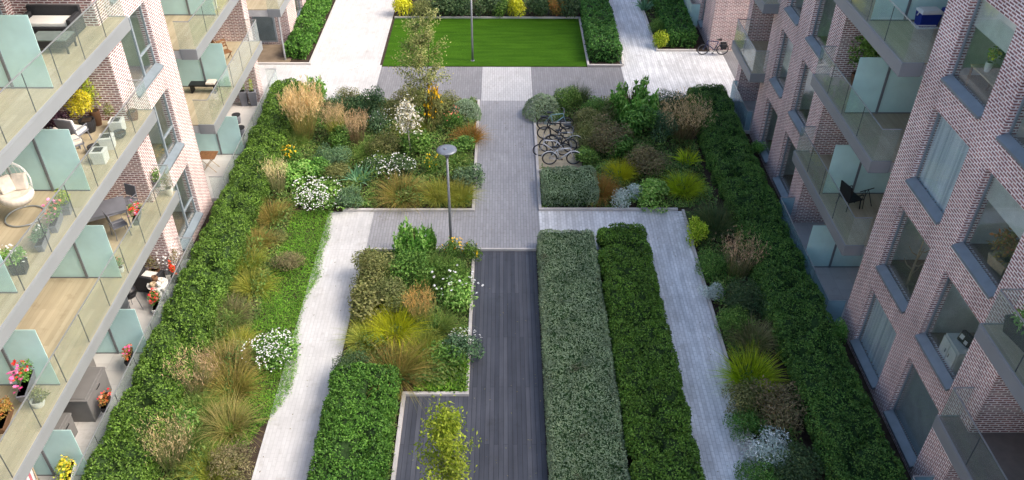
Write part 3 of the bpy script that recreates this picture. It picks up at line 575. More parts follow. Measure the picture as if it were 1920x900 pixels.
def window(b, X, sgn, y0, y1, z0, z1, kind, mull=False, fill=None):
    """sgn: direction the facade looks along x; the opening reveals the frame 0.13 m back"""
    xf = X - sgn * 0.15
    f = MB(); w = 0.035
    xa, xb = xf - sgn * 0.07, xf
    f.box(xa, xb, y0, y0 + w, z0, z1); f.box(xa, xb, y1 - w, y1, z0, z1)
    f.box(xa, xb, y0 + w, y1 - w, z0, z0 + w); f.box(xa, xb, y0 + w, y1 - w, z1 - w, z1)
    if mull:
        ym = y0 + (y1 - y0) * 0.56
        f.box(xa, xb, ym - 0.04, ym + 0.04, z0 + w, z1 - w)
        f.box(xa, xb, ym + 0.04, y1 - w, z0 + 0.72, z0 + 0.78)
    fo = f.build("window", FRAME, b, world=True)
    fo["label"] = kind
    xm = xf - sgn * 0.035
    MB().box(xm - 0.012, xm + 0.012, y0 + w, y1 - w, z0 + w, z1 - w).build("pane", PANE, fo, world=True)
    s = MB(); a, c = X - sgn * 0.15, X + sgn * 0.09
    vs = []
    for y in (y0 + 0.002, y1 - 0.002):
        vs += [(a, y, z0 + 0.002), (a, y, z0 + 0.10), (c, y, z0 - 0.01), (c, y, z0 - 0.08)]
    s.add(vs, [(0, 1, 2, 3), (7, 6, 5, 4), (0, 4, 5, 1), (1, 5, 6, 2), (2, 6, 7, 3), (3, 7, 4, 0)])
    s.build("sill", SILL, fo, world=True)
    xi = xf - sgn * 0.12
    if fill == 'curtain':
        c = MB(); n = 40
        vs = []; fs = []
        for i in range(n + 1):
            y = y0 + (y1 - y0) * i / n
            dx = 0.035 * sin(i * 1.9) + 0.015 * sin(i * 0.7)
            vs += [(xi + dx, y, z0), (xi + dx, y, z1)]
        for i in range(n): fs.append((2 * i, 2 * i + 2, 2 * i + 3, 2 * i + 1))
        vs2 = [(x - sgn * 0.012, y, z) for x, y, z in vs]; k = len(vs)
        c.add(vs + vs2, fs + [tuple(k + i for i in reversed(f_)) for f_ in fs])
        c.build("curtain", CURTAIN, fo, smooth=True, world=True)
    if fill == 'blind':
        MB().box(xi, xi - sgn * 0.02, y0, y1, z1 - 0.85, z1).build("blind", BLIND, fo, world=True)
    if fill == 'full_blind':
        MB().box(xi, xi - sgn * 0.02, y0, y1, z0, z1).build("blind", FRAME, fo, world=True)
    return fo

def room(b, X, sgn, y0, y1, z, hgt=2.7, depth=2.6):
    """the lit-by-daylight room behind a window column: floor, ceiling and three walls"""
    xa, xb = X - sgn * 0.35, X - sgn * depth
    mb = MB()
    mb.box(xb - sgn * 0.08, xb, y0 - 0.1, y1 + 0.1, z, z + hgt)
    mb.box(xa, xb, y0 - 0.1, y0, z, z + hgt); mb.box(xa, xb, y1, y1 + 0.1, z, z + hgt)
    mb.box(xa, xb, y0 - 0.1, y1 + 0.1, z + hgt, z + hgt + 0.1)
    r = mb.build("room", ROOM, b, world=True)
    MB().box(xa, xb, y0, y1, z - 0.08, z).build("room_floor", ROOMF, r, world=True)

def glass_run(mbG, mbJ, mbR, p0, p1, z, h=1.05, step=1.55):
    """glass panels from p0 to p1 (along x or y), joints and a slim top cap"""
    L = math.hypot(p1[0] - p0[0], p1[1] - p0[1]); n = max(1, round(L / step))
    ux, uy = (p1[0] - p0[0]) / L, (p1[1] - p0[1]) / L
    def bx(m, a, c, t, z0, z1):
        xa, ya, xb, yb = p0[0] + ux * a, p0[1] + uy * a, p0[0] + ux * c, p0[1] + uy * c
        m.box(xa - abs(uy) * t, xb + abs(uy) * t, ya - abs(ux) * t, yb + abs(ux) * t, z0, z1)
    for i in range(n):
        bx(mbG, L * i / n + 0.012, L * (i + 1) / n - 0.012, 0.008, z, z + h)
        if i:
            mj = MB(); bx(mj, L * i / n - 0.011, L * i / n + 0.011, 0.007, z, z + h - 0.02); mbJ.append(mj)
    bx(mbR, 0, L, 0.014, z + h + 0.001, z + h + 0.025)

def balcony(b, X, Xs, Xw, sgn, y0, y1, z, divs=(), near_end=True, far_end=True, deck=None, name="balcony", fh=0.4, post_at=1.15):
    """slab from the wall Xw out to the slab edge Xs; deck, fascia, glass, frosted dividers"""
    lab = MB().box(Xw, Xs - sgn * 0.03, y0 + 0.03, y1 - 0.03, z - fh + 0.02, z - 0.05).build(name, SOFFIT, b, world=True)
    fa = MB()
    fa.box(Xs - sgn * 0.03, Xs, y0, y1, z - fh, z + 0.02)
    e = X - sgn * 0.05
    if near_end: fa.box(e, Xs - sgn * 0.03, y0, y0 + 0.03, z - fh, z + 0.02)
    if far_end: fa.box(e, Xs - sgn * 0.03, y1 - 0.03, y1, z - fh, z + 0.02)
    fa.box(Xs + sgn * 0.001, Xs + sgn * 0.012, y0, y1, z - 0.07, z - 0.03)
    fa.build("fascia", FASCIA, lab, world=True, bevel=0.006)
    MB().box(Xw, Xs - sgn * 0.032, y0 + 0.032, y1 - 0.032, z - 0.048, z).build("decking", deck or DECKTAN, lab, world=True)
    G_, J_, R_ = MB(), [], MB()
    xg = Xs - sgn * 0.06
    glass_run(G_, J_, R_, (xg, y0 + 0.05), (xg, y1 - 0.05), z + 0.005)
    if near_end: glass_run(G_, J_, R_, (min(e, xg), y0 + 0.05), (max(e, xg), y0 + 0.05), z + 0.005)
    if far_end: glass_run(G_, J_, R_, (min(e, xg), y1 - 0.05), (max(e, xg), y1 - 0.05), z + 0.005)
    G_.build("balustrade", GLASSB, lab, world=True)
    [j.build("glass_joint", JOINT, lab, world=True) for j in J_]; R_.build("handrail", RAILM, lab, world=True)
    for d in divs:
        xm = xg - sgn * post_at
        pn = MB().box(xm + sgn * 0.04, xg - sgn * 0.13, d - 0.012, d + 0.012, z + 0.04, z + 1.95).box(Xw + sgn * 0.02, xm - sgn * 0.04, d - 0.012, d + 0.012, z + 0.04, z + 1.95).build("divider", FROST, lab, world=True)
        MB().box(xm - 0.035, xm + 0.035, d - 0.04, d + 0.04, z, z + 2.0).box(Xw + sgn * 0.02, xg - sgn * 0.13, d - 0.02, d + 0.02, z, z + 0.038).build("divider_post", POST, pn, world=True)
    return lab

def building(label, X, sgn, cols, loggias, ends, zoff, depth=11.0, win=None, Xs=None, mull=False, roof=TOP, F=F):
    """cols: window columns (y0,y1); loggias: recessed balcony bays (y0,y1); ends: (y0,y1) of the block"""
    b = thing("apartment_building", label, "building", (X - sgn * 5, (ends[0] + ends[1]) / 2, 0))
    T = 0.35; Xw = X - sgn * 2.35
    w = MB()
    cuts = sorted([(a, c, 'w') for a, c in cols] + [(a, c, 'l') for a, c in loggias])
    y = ends[0]
    for a, c, k in cuts:
        if a > y + 1e-3: w.box(X, X - sgn * T, y, a, -0.3, roof)
        y = c
    if ends[1] > y + 1e-3: w.box(X, X - sgn * T, y, ends[1], -0.3, roof)
    for a, c in cols:
        z = -0.3
        for f in F:
            w.box(X - sgn * 0.001, X - sgn * T, a, c, z, f + zoff); z = f + zoff + WH
        w.box(X - sgn * 0.001, X - sgn * T, a, c, z, roof)
    for a, c in loggias:                     # side walls of the recess, only where the block goes on
        if a > ends[0] + 0.01: w.box(X - sgn * T, Xw, a - 0.3, a, -0.3, roof)
        if c < ends[1] - 0.01: w.box(X - sgn * T, Xw, c, c + 0.3, -0.3, roof)
        w.box(X - sgn * 0.002, Xw, a, c, F[-1] + 2.75, roof)
    w.build("wall", BRICK, b, world=True)
    core = MB()
    core.box(Xw - sgn * 1.2, X - sgn * depth, ends[0], ends[1], -0.3, roof - 0.02)
    for a, c in ((ends[0], ends[0] + 0.34), (ends[1] - 0.34, ends[1])):
        core.box(X - sgn * T, Xw - sgn * 1.2, a, c, -0.3, roof - 0.01)
    core.build("end_wall", BRICK, b, world=True)
    MB().box(X + sgn * 0.04, X - sgn * depth, ends[0] - 0.04, ends[1] + 0.04, roof + 0.001, roof + 0.12).build("roof", ROOFM, b, world=True)
    # back walls of the loggias with glazed doors
    for a, c in loggias:
        bw = MB(); doors = []
        yy = a; n = max(1, int((c - a) / 2.1)); st = (c - a) / n
        for i in range(n):
            d0, d1 = a + i * st + 0.25, a + i * st + st - 0.35
            bw.box(Xw, Xw - sgn * 0.3, a + i * st, d0, -0.3, roof); bw.box(Xw, Xw - sgn * 0.3, d1, a + (i + 1) * st, -0.3, roof)
            zz = -0.3
            for f in F:
                bw.box(Xw - sgn * 0.001, Xw - sgn * 0.3, d0, d1, zz, f + 0.02); zz = f + 2.2
                doors.append((d0, d1, f))
            bw.box(Xw - sgn * 0.001, Xw - sgn * 0.3, d0, d1, zz, roof)
        bw.build("loggia_wall", BRICK, b, world=True)
        for d0, d1, f in doors:
            x = Xw - sgn * 0.12; fr = MB()
            for ya, yb in ((d0, d0 + 0.06), (d1 - 0.06, d1), ((d0 + d1) / 2 - 0.04, (d0 + d1) / 2 + 0.04)): fr.box(x, x - sgn * 0.06, ya, yb, f + 0.02, f + 2.2)
            fr.box(x - sgn * 0.001, x - sgn * 0.059, d0, d1, f + 0.02, f + 0.1); fr.box(x - sgn * 0.001, x - sgn * 0.059, d0, d1, f + 2.12, f + 2.2)
            do = fr.build("door", FRAME, b, world=True)
            MB().box(x - sgn * 0.025, x - sgn * 0.04, d0 + 0.06, d1 - 0.06, f + 0.1, f + 2.12).build("pane", PANE, do, world=True)
            MB().box(x - sgn * 0.35, x - sgn * 0.37, d0 - 0.02, d0 + (d1 - d0) * 0.4, f + 0.05, f + 2.2).build("curtain", CURTAIN, do, world=True)
        for f in F:
            MB().box(Xw - sgn * 1.15, Xw - sgn * 0.3, a, c, f - 0.1, f).build("room_floor", ROOMF, b, world=True)
    for (a, c) in cols:
        for k, f in enumerate(F):
            room(b, X, sgn, a - 0.55, c + 0.55, f)
            key = (round(a, 1), k)
            fill, txt = (win or {}).get(key, (None, None))
            window(b, X, sgn, a, c, f + zoff, f + zoff + WH, txt, mull, fill)
    return b, Xw

# ---- left block
LX = -11.9
bl, LW = building("long pale pink brick apartment building with tan balconies, sunlit side of the courtyard", LX, 1,
    [(24.45, 26.8), (6.0, 8.0), (1.0, 3.0), (-6.0, -4.0)], [(11.2, 23.4), (28.1, 36.7)], (-12.0, 37.4), 0.33, mull=True,
    win={(24.5, 1): (None, None), (24.5, 2): ('blind', None)})
for f in F[1:]:
    balcony(bl, LX, -11.33, LW, 1, 10.6, 24.15, f, divs=(19.41, 15.05), near_end=True)
    balcony(bl, LX, -11.33, LW, 1, 28.75, 36.75, f, divs=(32.05,))
def terrace(b, X, Xs, Xw, sgn, y0, y1, divs, ends=(True, True), h=1.0, deckm=None, post_at=1.15, gm=None):
    z = F[0]
    t = MB().box(Xw, Xs, y0, y1, -0.2, z).build("terrace", deckm or TERRACE, b, world=True)
    G_, J_, R_ = MB(), [], MB(); xg = Xs - sgn * 0.05
    glass_run(G_, J_, R_, (xg, y0 + 0.05), (xg, y1 - 0.05), z + 0.005, h)
    e = X + sgn * 0.01
    if ends[0]: glass_run(G_, J_, R_, (min(e, xg), y0 + 0.05), (max(e, xg), y0 + 0.05), z + 0.005, h)
    if ends[1]: glass_run(G_, J_, R_, (min(e, xg), y1 - 0.05), (max(e, xg), y1 - 0.05), z + 0.005, h)
    G_.build("balustrade", gm or GLASSB, t, world=True); [j.build("glass_joint", JOINT, t, world=True) for j in J_]; R_.build("handrail", RAILM, t, world=True)
    for d in divs:
        xm = xg - sgn * post_at
        pn = MB().box(xm + sgn * 0.04, xg - sgn * 0.13, d - 0.012, d + 0.012, z + 0.04, z + 1.9).box(Xw + sgn * 0.02, xm - sgn * 0.04, d - 0.012, d + 0.012, z + 0.04, z + 1.9).build("divider", FROST, t, world=True)
        MB().box(xm - 0.035, xm + 0.035, d - 0.04, d + 0.04, z, z + 1.95).box(Xw + sgn * 0.02, xg - sgn * 0.13, d - 0.02, d + 0.02, z, z + 0.038).build("divider_post", POST, pn, world=True)
    return t
terrace(bl, LX, -11.28, LW, 1, 10.6, 24.3, (19.38, 14.6))
terrace(bl, LX, -11.28, LW, 1, 28.3, 38.3, (31.75,))

# ---- right block
RX = 11.5
br, RW = building("tall pink and purple brick apartment building with white mortar, shaded side of the courtyard", RX, -1,
    [(14.65, 16.68), (17.62, 19.72), (27.72, 29.58), (30.8, 32.52), (-3.0, -1.2), (0.5, 2.3)], [(4.2, 13.4), (20.76, 26.6), (33.8, 36.9)], (-12.0, 37.5), 0.2, roof=13.25, F=F[:4],
    win={(17.6, 2): ('curtain', "window closed by a pale grey curtain"), (17.6, 0): ('curtain', "ground floor window with grey curtain"), (14.7, 0): ('full_blind', "window filled by a flat blue grey blind"),
         (17.6, 3): ('blind', "window with a raised white roller blind"), (14.7, 2): ('blind', None)})
for f in F[1:4]:
    balcony(br, RX, 10.93, RW, -1, 20.98, 26.85, f, divs=(23.98,))
    balcony(br, RX, 10.93, RW, -1, 3.5, 13.95, f, divs=(8.8,), deck=plain("grey_brown_boards", (0.2, 0.17, 0.15), 0.7, 0.2, 0, 0.12, 5) if f == F[1] else None)
    balcony(br, RX, 10.85, RW, -1, 33.35, 36.95, f)
terrace(br, RX, 10.85, RW, -1, 20.8, 27.0, (23.8,), h=0.95, gm=TEALGLASS)
terrace(br, RX, 11.2, RW, -1, 33.9, 37.1, (), gm=TEALGLASS)
terrace(br, RX, 10.85, RW, -1, 3.0, 13.8, (8.8,), h=0.95, gm=TEALGLASS)

# ---- far left block beyond the gap
fl, FLW = building("far pink brick apartment block with open corner balcony beyond the gap", LX + 0.05, 1,
    [(45.9, 47.6), (49.2, 50.9), (52.6, 54.3), (56, 57.7)], [], (43.9, 72.0), 0.36)
for f in F[1:3]:
    balcony(fl, LX, -11.3, -14.4, 1, 40.6, 45.2, f, near_end=True)
cw = MB().box(-13.75, -12.55, 43.69, 43.75, 0.2, 2.2).build("door", FRAME, fl, world=True)
MB().box(-13.65, -12.65, 43.67, 43.69, 0.3, 2.1).build("pane", PANE, cw, world=True)
t = MB().box(-14.3, -11.5, 41.35, 43.7, -0.1, 0.06).build("terrace", plain("brown_terrace", (0.2, 0.155, 0.11), 0.8, 0.2, 0, 0.2, 3), fl, world=True)
MB().tube([(-11.75, 41.7, 0.06), (-11.75, 41.7, 3.0)], 0.05).tube([(-13.3, 41.6, 0.06), (-13.3, 41.6, 3.0)], 0.05).build("balcony_post", RAILM, fl, world=True)

# ---- far right block
fr_, FRW = building("far dark pink brick apartment block behind the leaning bicycle", 11.42, -1,
    [(45.3, 46.3), (49.2, 50.9), (53, 54.7)], [], (43.2, 72.0), 0.3, roof=13.25, F=F[:4])
for f in F[1:3]:
    balcony(fr_, RX, 10.9, 13.6, -1, 47.5, 52.0, f)
t = MB().box(10.85, 11.4, 46.4, 52, -0.1, 0.1).build("terrace", TERRACE, fr_, world=True)
G_, J_, R_ = MB(), [], MB(); glass_run(G_, J_, R_, (10.9, 46.4), (10.9, 52), 0.1, 1.3); glass_run(G_, J_, R_, (10.9, 46.4), (11.4, 46.4), 0.1, 1.3)
G_.build("balustrade", FROST, t, world=True); R_.build("handrail", RAILM, t, world=True)
# ================================================================== plant meshes
def nrm(a):
    return a / np.maximum(np.linalg.norm(a, axis=-1, keepdims=True), 1e-9)

def quad_mesh(name, V, mats, idx=None):
    """V: (n,4,3) quads, one island each"""
    n = len(V)
    me = bpy.data.meshes.new(name)
    me.vertices.add(n * 4); me.vertices.foreach_set("co", np.ascontiguousarray(V, dtype=np.float32).ravel())
    me.loops.add(n * 4); me.loops.foreach_set("vertex_index", np.arange(n * 4, dtype=np.int32))
    me.polygons.add(n); me.polygons.foreach_set("loop_start", np.arange(0, n * 4, 4, dtype=np.int32))
    me.polygons.foreach_set("loop_total", np.full(n, 4, dtype=np.int32))
    me.update(calc_edges=True)
    me.materials.append(mats)
    return me

def leaves(P, Nn, L, W, rng, flat=0.5, up=0.25):
    """kite shaped leaves standing on points P, facing roughly along Nn"""
    n = len(P)
    nn = nrm(Nn + rng.normal(0, flat, (n, 3)) + np.array([0, 0, up]))
    t = nrm(np.cross(nn, rng.normal(0, 1, (n, 3))))
    t = nrm(t + 0.35 * nn)
    s = np.cross(nn, t)
    l = (L * rng.uniform(0.65, 1.3, n))[:, None]; w = (W * rng.uniform(0.7, 1.25, n))[:, None]
    V = np.empty((n, 4, 3))
    V[:, 0] = P - t * l * 0.1
    V[:, 1] = P + t * l * 0.45 + s * w * 0.5 + nn * w * 0.12
    V[:, 2] = P + t * l
    V[:, 3] = P + t * l * 0.45 - s * w * 0.5 + nn * w * 0.12
    return V

def blade_mesh(name, B, D, L, W, droop, mat, rng, segs=4):
    n = len(B)
    D = nrm(D)
    side = nrm(np.cross(D, rng.normal(0, 1, (n, 3))))
    s = np.linspace(0, 1, segs + 1)
    wob = rng.normal(0, 0.05, (n, 3)) * L[:, None]
    V = np.empty((n, segs + 1, 2, 3))
    for i, u in enumerate(s):
        c = B + D * (L * u)[:, None] + np.array([0, 0, -1.0]) * (L * droop * u * u)[:, None] + wob * u * u
        w = (W * (1 - u ** 1.6 * 0.93))[:, None] * 0.5
        V[:, i, 0] = c - side * w; V[:, i, 1] = c + side * w
    V = np.maximum(V, np.array([-1e9, -1e9, 0.004]))
    nv = n * (segs + 1) * 2
    me = bpy.data.meshes.new(name)
    me.vertices.add(nv); me.vertices.foreach_set("co", V.astype(np.float32).ravel())
    base = (np.arange(n) * (segs + 1) * 2)[:, None, None] + (np.arange(segs) * 2)[None, :, None] + np.array([0, 1, 3, 2])[None, None, :]
    q = base.reshape(-1).astype(np.int32); nf = n * segs
    me.loops.add(nf * 4); me.loops.foreach_set("vertex_index", q)
    me.polygons.add(nf); me.polygons.foreach_set("loop_start", np.arange(0, nf * 4, 4, dtype=np.int32))
    me.polygons.foreach_set("loop_total", np.full(nf, 4, dtype=np.int32))
    me.update(calc_edges=True); me.materials.append(mat)
    return me, V[:, -1].mean(axis=1)

def dirs(n, rng, zmin=-0.2):
    z = rng.uniform(zmin, 1, n); a = rng.uniform(0, 2 * pi, n); r = np.sqrt(1 - z * z)
    return np.stack([r * np.cos(a), r * np.sin(a), z], 1)

def lobed(n, rng, lobes=9, R=(0.30, 0.5), spread=0.55, zc=0.5, zs=0.42, shell=0.55):
    """points spread through a lobed crown of radius about 1 and height 1 (z 0..1); returns points and outward normals"""
    c = dirs(lobes, rng, -0.5) * np.array([spread, spread, zs]) * rng.uniform(0.6, 1.1, (lobes, 1)) + np.array([0, 0, zc])
    r = rng.uniform(R[0], R[1], lobes)
    k = rng.choice(lobes, n, p=r ** 2 / (r ** 2).sum())
    d = dirs(n, rng, -0.75)
    u = shell + (1.06 - shell) * rng.random(n) ** 0.5
    P = c[k] + d * (r[k] * u)[:, None] * np.array([1, 1, 0.85])
    return P, d

def shrub_mesh(name, mat, rng, n=1500, r=0.7, h=0.9, L=0.09, W=0.055, lobes=11, **kw):
    P, d = lobed(n, rng, lobes, **kw)
    P = P * np.array([r, r, h]); ok = P[:, 2] > 0.03
    return quad_mesh(name, leaves(P[ok], d[ok], L, W, rng), mat)

def stems_mesh(name, rng, r, h, n=9, th=0.014):
    mb = MB()
    for i in range(n):
        a = rng.uniform(0, 2 * pi); e = r * rng.uniform(0.2, 0.7); zt = h * rng.uniform(0.55, 0.9)
        mb.tube([(0.04 * cos(a), 0.04 * sin(a), 0), (e * 0.4 * cos(a + .3), e * 0.4 * sin(a + .3), zt * 0.5), (e * cos(a), e * sin(a), zt)], [th, th * 0.8, th * 0.4], 5)
    me = bpy.data.meshes.new(name); me.from_pydata(mb.v, [], mb.f); me.update(); me.materials.append(BARK)
    return me

def grass_mesh(name, mat, rng, n=260, r=0.7, h=0.9, W=0.014, spread=0.75, droop=0.45, rb=0.16, segs=4, lmin=0.55):
    a = rng.uniform(0, 2 * pi, n); q = rb * np.sqrt(rng.random(n))
    B = np.stack([q * np.cos(a), q * np.sin(a), np.zeros(n)], 1)
    a2 = a + rng.normal(0, 0.5, n); t = spread * np.sqrt(rng.random(n)) + rng.normal(0, 0.05, n)
    D = np.stack([np.cos(a2) * t, np.sin(a2) * t, np.ones(n)], 1)
    Lg = h * rng.uniform(lmin, 1.0, n) * np.sqrt(1 + t * t) * 1.12
    return blade_mesh(name, B, D, Lg, np.full(n, W) * rng.uniform(0.6, 1.3, n), droop * (0.3 + t), mat, rng, segs)

def plume_mesh(name, mat, tips, rng, k=14, L=0.24, W=0.03, spread=0.028, fl=0.06):
    """feathery seed heads: a spindle of short flakes below each tip"""
    m = len(tips)
    u = rng.random((m, k)); ax = nrm(np.stack([rng.normal(0, 0.22, m), rng.normal(0, 0.22, m), np.ones(m)], 1))
    off = rng.normal(0, 1, (m, k, 3)) * (spread * np.sin(np.clip(u, 0.05, 1) * pi) ** 0.7)[..., None]
    P = tips[:, None, :] + ax[:, None, :] * ((u - 0.35) * L)[..., None] + off
    P = P.reshape(-1, 3); Nn = rng.normal(0, 1, P.shape)
    n = len(P); t = nrm(np.repeat(ax, k, axis=0) + rng.normal(0, 0.35, (n, 3))); s = nrm(np.cross(t, Nn))
    V = np.empty((n, 4, 3)); l = fl * rng.uniform(0.7, 1.3, (n, 1)); w = W * rng.uniform(0.4, 0.8, (n, 1))
    V[:, 0] = P; V[:, 1] = P + t * l * 0.5 + s * w * 0.5; V[:, 2] = P + t * l; V[:, 3] = P + t * l * 0.5 - s * w * 0.5
    return quad_mesh(name, V, mat)

def discs_mesh(name, mat, P, rng, R=0.03, tilt=0.45):
    """open flowers: six-petal rosettes drawn as three crossing kites each"""
    n = len(P)
    nn = nrm(np.array([0, 0, 1.0]) + rng.normal(0, tilt, (n, 3)))
    a = nrm(np.cross(nn, rng.normal(0, 1, (n, 3)))); b = np.cross(nn, a)
    out = []
    rr = (R * rng.uniform(0.7, 1.25, n))[:, None]
    for i in range(3):
        an = pi * i / 3; d = a * cos(an) + b * sin(an); e = -a * sin(an) + b * cos(an)
        V = np.empty((n, 4, 3)); lift = nn * 0.004 * (i + 1)
        V[:, 0] = P - d * rr + lift; V[:, 1] = P + e * rr * 0.45 + lift; V[:, 2] = P + d * rr + lift; V[:, 3] = P - e * rr * 0.45 + lift
        out.append(V)
    return quad_mesh(name, np.concatenate(out), mat)

# ------------------------------------------------------------------ foliage colours
M_HEDGE = leafmat("hedge_leaf", [(0.028, 0.08, 0.010), (0.046, 0.12, 0.015), (0.07, 0.165, 0.022), (0.115, 0.235, 0.04)])
M_LEFT = leafmat("left_hedge_leaf", [(0.026, 0.068, 0.009), (0.048, 0.108, 0.014), (0.075, 0.155, 0.022), (0.12, 0.22, 0.04)])
M_BRIGHT = leafmat("bright_hedge_leaf", [(0.026, 0.08, 0.010), (0.045, 0.125, 0.016), (0.07, 0.165, 0.025), (0.11, 0.23, 0.04)])
M_DARKH = leafmat("deep_green_leaf", [(0.025, 0.075, 0.015), (0.042, 0.11, 0.02), (0.065, 0.15, 0.028), (0.10, 0.205, 0.045)])
M_GREY = leafmat("grey_green_leaf", [(0.10, 0.145, 0.078), (0.14, 0.195, 0.11), (0.18, 0.24, 0.145), (0.24, 0.30, 0.195)], 0.2, dead=((0.11, 0.075, 0.05), 0.6, 0.8))
M_MEADOW = leafmat("meadow_leaf", [(0.042, 0.125, 0.010), (0.072, 0.19, 0.014), (0.10, 0.24, 0.02), (0.15, 0.28, 0.035)])
M_COVER = leafmat("ground_cover_leaf", [(0.04, 0.10, 0.02), (0.07, 0.14, 0.03), (0.11, 0.18, 0.04), (0.16, 0.20, 0.06)], patch=0.4)
LEAF = {
 'green': leafmat("green_shrub_leaf", [(0.035, 0.09, 0.016), (0.06, 0.14, 0.022), (0.10, 0.20, 0.035), (0.16, 0.27, 0.06)]),
 'dark': leafmat("dark_shrub_leaf", [(0.022, 0.05, 0.02), (0.035, 0.075, 0.028), (0.055, 0.10, 0.04), (0.08, 0.13, 0.055)]),
 'light': leafmat("light_shrub_leaf", [(0.07, 0.17, 0.025), (0.11, 0.24, 0.04), (0.17, 0.32, 0.06), (0.28, 0.42, 0.12)]),
 'olive': leafmat("olive_shrub_leaf", [(0.07, 0.085, 0.025), (0.11, 0.125, 0.04), (0.15, 0.165, 0.055), (0.20, 0.20, 0.08)]),
 'teal': leafmat("teal_shrub_leaf", [(0.042, 0.085, 0.042), (0.065, 0.125, 0.06), (0.095, 0.165, 0.08), (0.14, 0.215, 0.115)]),
 'grey': M_GREY,
 'brown': leafmat("twiggy_brown_leaf", [(0.10, 0.085, 0.045), (0.14, 0.115, 0.06), (0.12, 0.13, 0.05), (0.20, 0.16, 0.09)]),
 'lime': leafmat("lime_leaf", [(0.16, 0.24, 0.012), (0.25, 0.34, 0.018), (0.36, 0.44, 0.03), (0.50, 0.54, 0.06)]),
 'yellow': leafmat("yellow_leaf", [(0.32, 0.32, 0.012), (0.46, 0.43, 0.02), (0.60, 0.54, 0.035), (0.70, 0.62, 0.08)]),
 'silver': leafmat("silver_leaf", [(0.20, 0.27, 0.24), (0.30, 0.37, 0.34), (0.42, 0.48, 0.46), (0.55, 0.60, 0.60)], 0.15),
 'cream': leafmat("cream_variegated_leaf", [(0.25, 0.24, 0.12), (0.50, 0.44, 0.34), (0.66, 0.60, 0.54), (0.74, 0.70, 0.66)], 0.2),
 'birch': leafmat("birch_leaf", [(0.09, 0.115, 0.03), (0.14, 0.165, 0.045), (0.20, 0.21, 0.07), (0.30, 0.28, 0.12)]),
 'gold': leafmat("golden_green_leaf", [(0.12, 0.19, 0.012), (0.19, 0.28, 0.018), (0.28, 0.36, 0.03), (0.38, 0.42, 0.06)], 0.3),
 'young': leafmat("young_tree_leaf", [(0.08, 0.14, 0.010), (0.125, 0.195, 0.014), (0.175, 0.25, 0.02), (0.25, 0.32, 0.04)], 0.3),
 'purple': leafmat("purple_black_leaf", [(0.02, 0.012, 0.016), (0.035, 0.018, 0.028), (0.05, 0.026, 0.036), (0.07, 0.03, 0.06)]),
 'autumn': leafmat("autumn_leaf", [(0.16, 0.12, 0.03), (0.30, 0.16, 0.04), (0.22, 0.20, 0.05), (0.40, 0.12, 0.04)]),
}
BLADE = {
 'bronze': leafmat("bronze_blade", [(0.12, 0.12, 0.025), (0.19, 0.16, 0.04), (0.26, 0.19, 0.055), (0.15, 0.17, 0.035)], 0.3, (0.50, 0.32, 0.11)),
 'straw': leafmat("straw_blade", [(0.16, 0.17, 0.045), (0.24, 0.21, 0.07), (0.32, 0.25, 0.10), (0.18, 0.20, 0.05)], 0.3, (0.46, 0.34, 0.17)),
 'gold': leafmat("golden_blade", [(0.15, 0.19, 0.025), (0.22, 0.25, 0.035), (0.30, 0.29, 0.05), (0.20, 0.24, 0.04)], 0.3, (0.40, 0.34, 0.08)),
 'green': leafmat("green_blade", [(0.06, 0.13, 0.02), (0.09, 0.17, 0.03), (0.13, 0.21, 0.045), (0.18, 0.23, 0.06)], 0.3, (0.20, 0.25, 0.07)),
 'dark': leafmat("dark_blade", [(0.035, 0.07, 0.025), (0.05, 0.09, 0.03), (0.07, 0.11, 0.04), (0.10, 0.12, 0.05)], 0.3, (0.13, 0.13, 0.06)),
 'lime': leafmat("lime_blade", [(0.18, 0.30, 0.01), (0.26, 0.38, 0.015), (0.34, 0.45, 0.02), (0.22, 0.34, 0.015)], 0.35, (0.46, 0.50, 0.03)),
 'yellow': leafmat("yellow_blade", [(0.30, 0.33, 0.01), (0.40, 0.40, 0.015), (0.48, 0.45, 0.02), (0.34, 0.36, 0.015)], 0.35, (0.62, 0.54, 0.03)),
 'rust': leafmat("rust_blade", [(0.20, 0.14, 0.03), (0.30, 0.15, 0.04), (0.36, 0.13, 0.045), (0.22, 0.18, 0.04)], 0.3, (0.44, 0.16, 0.06)),
 'teal': leafmat("blue_green_blade", [(0.055, 0.14, 0.075), (0.085, 0.19, 0.105), (0.12, 0.24, 0.14), (0.16, 0.29, 0.18)], 0.25),
 'pale': leafmat("pale_brown_blade", [(0.10, 0.13, 0.045), (0.16, 0.16, 0.07), (0.22, 0.19, 0.10), (0.12, 0.15, 0.05)], 0.3, (0.36, 0.29, 0.18)),
 'brown': leafmat("brown_blade", [(0.09, 0.07, 0.035), (0.13, 0.095, 0.05), (0.17, 0.12, 0.065), (0.11, 0.10, 0.04)], 0.25, (0.22, 0.15, 0.09)),
}
PLUME = {
 'cream': leafmat("cream_plume", [(0.44, 0.32, 0.16), (0.50, 0.38, 0.21), (0.56, 0.45, 0.28), (0.46, 0.34, 0.18)], 0.3),
 'tan': leafmat("tan_plume", [(0.36, 0.25, 0.14), (0.45, 0.32, 0.19), (0.52, 0.40, 0.26), (0.40, 0.29, 0.16)], 0.3),
 'pink': leafmat("pinkish_plume", [(0.46, 0.35, 0.20), (0.55, 0.43, 0.26), (0.62, 0.50, 0.32), (0.50, 0.38, 0.22)], 0.3),
 'rust': leafmat("rusty_plume", [(0.42, 0.28, 0.08), (0.50, 0.34, 0.11), (0.57, 0.42, 0.16), (0.46, 0.30, 0.09)], 0.3),
}
def petal(name, c, c2): return leafmat(name, [c, c2, c, c2], 0.2, None, 0.6, 0.05)
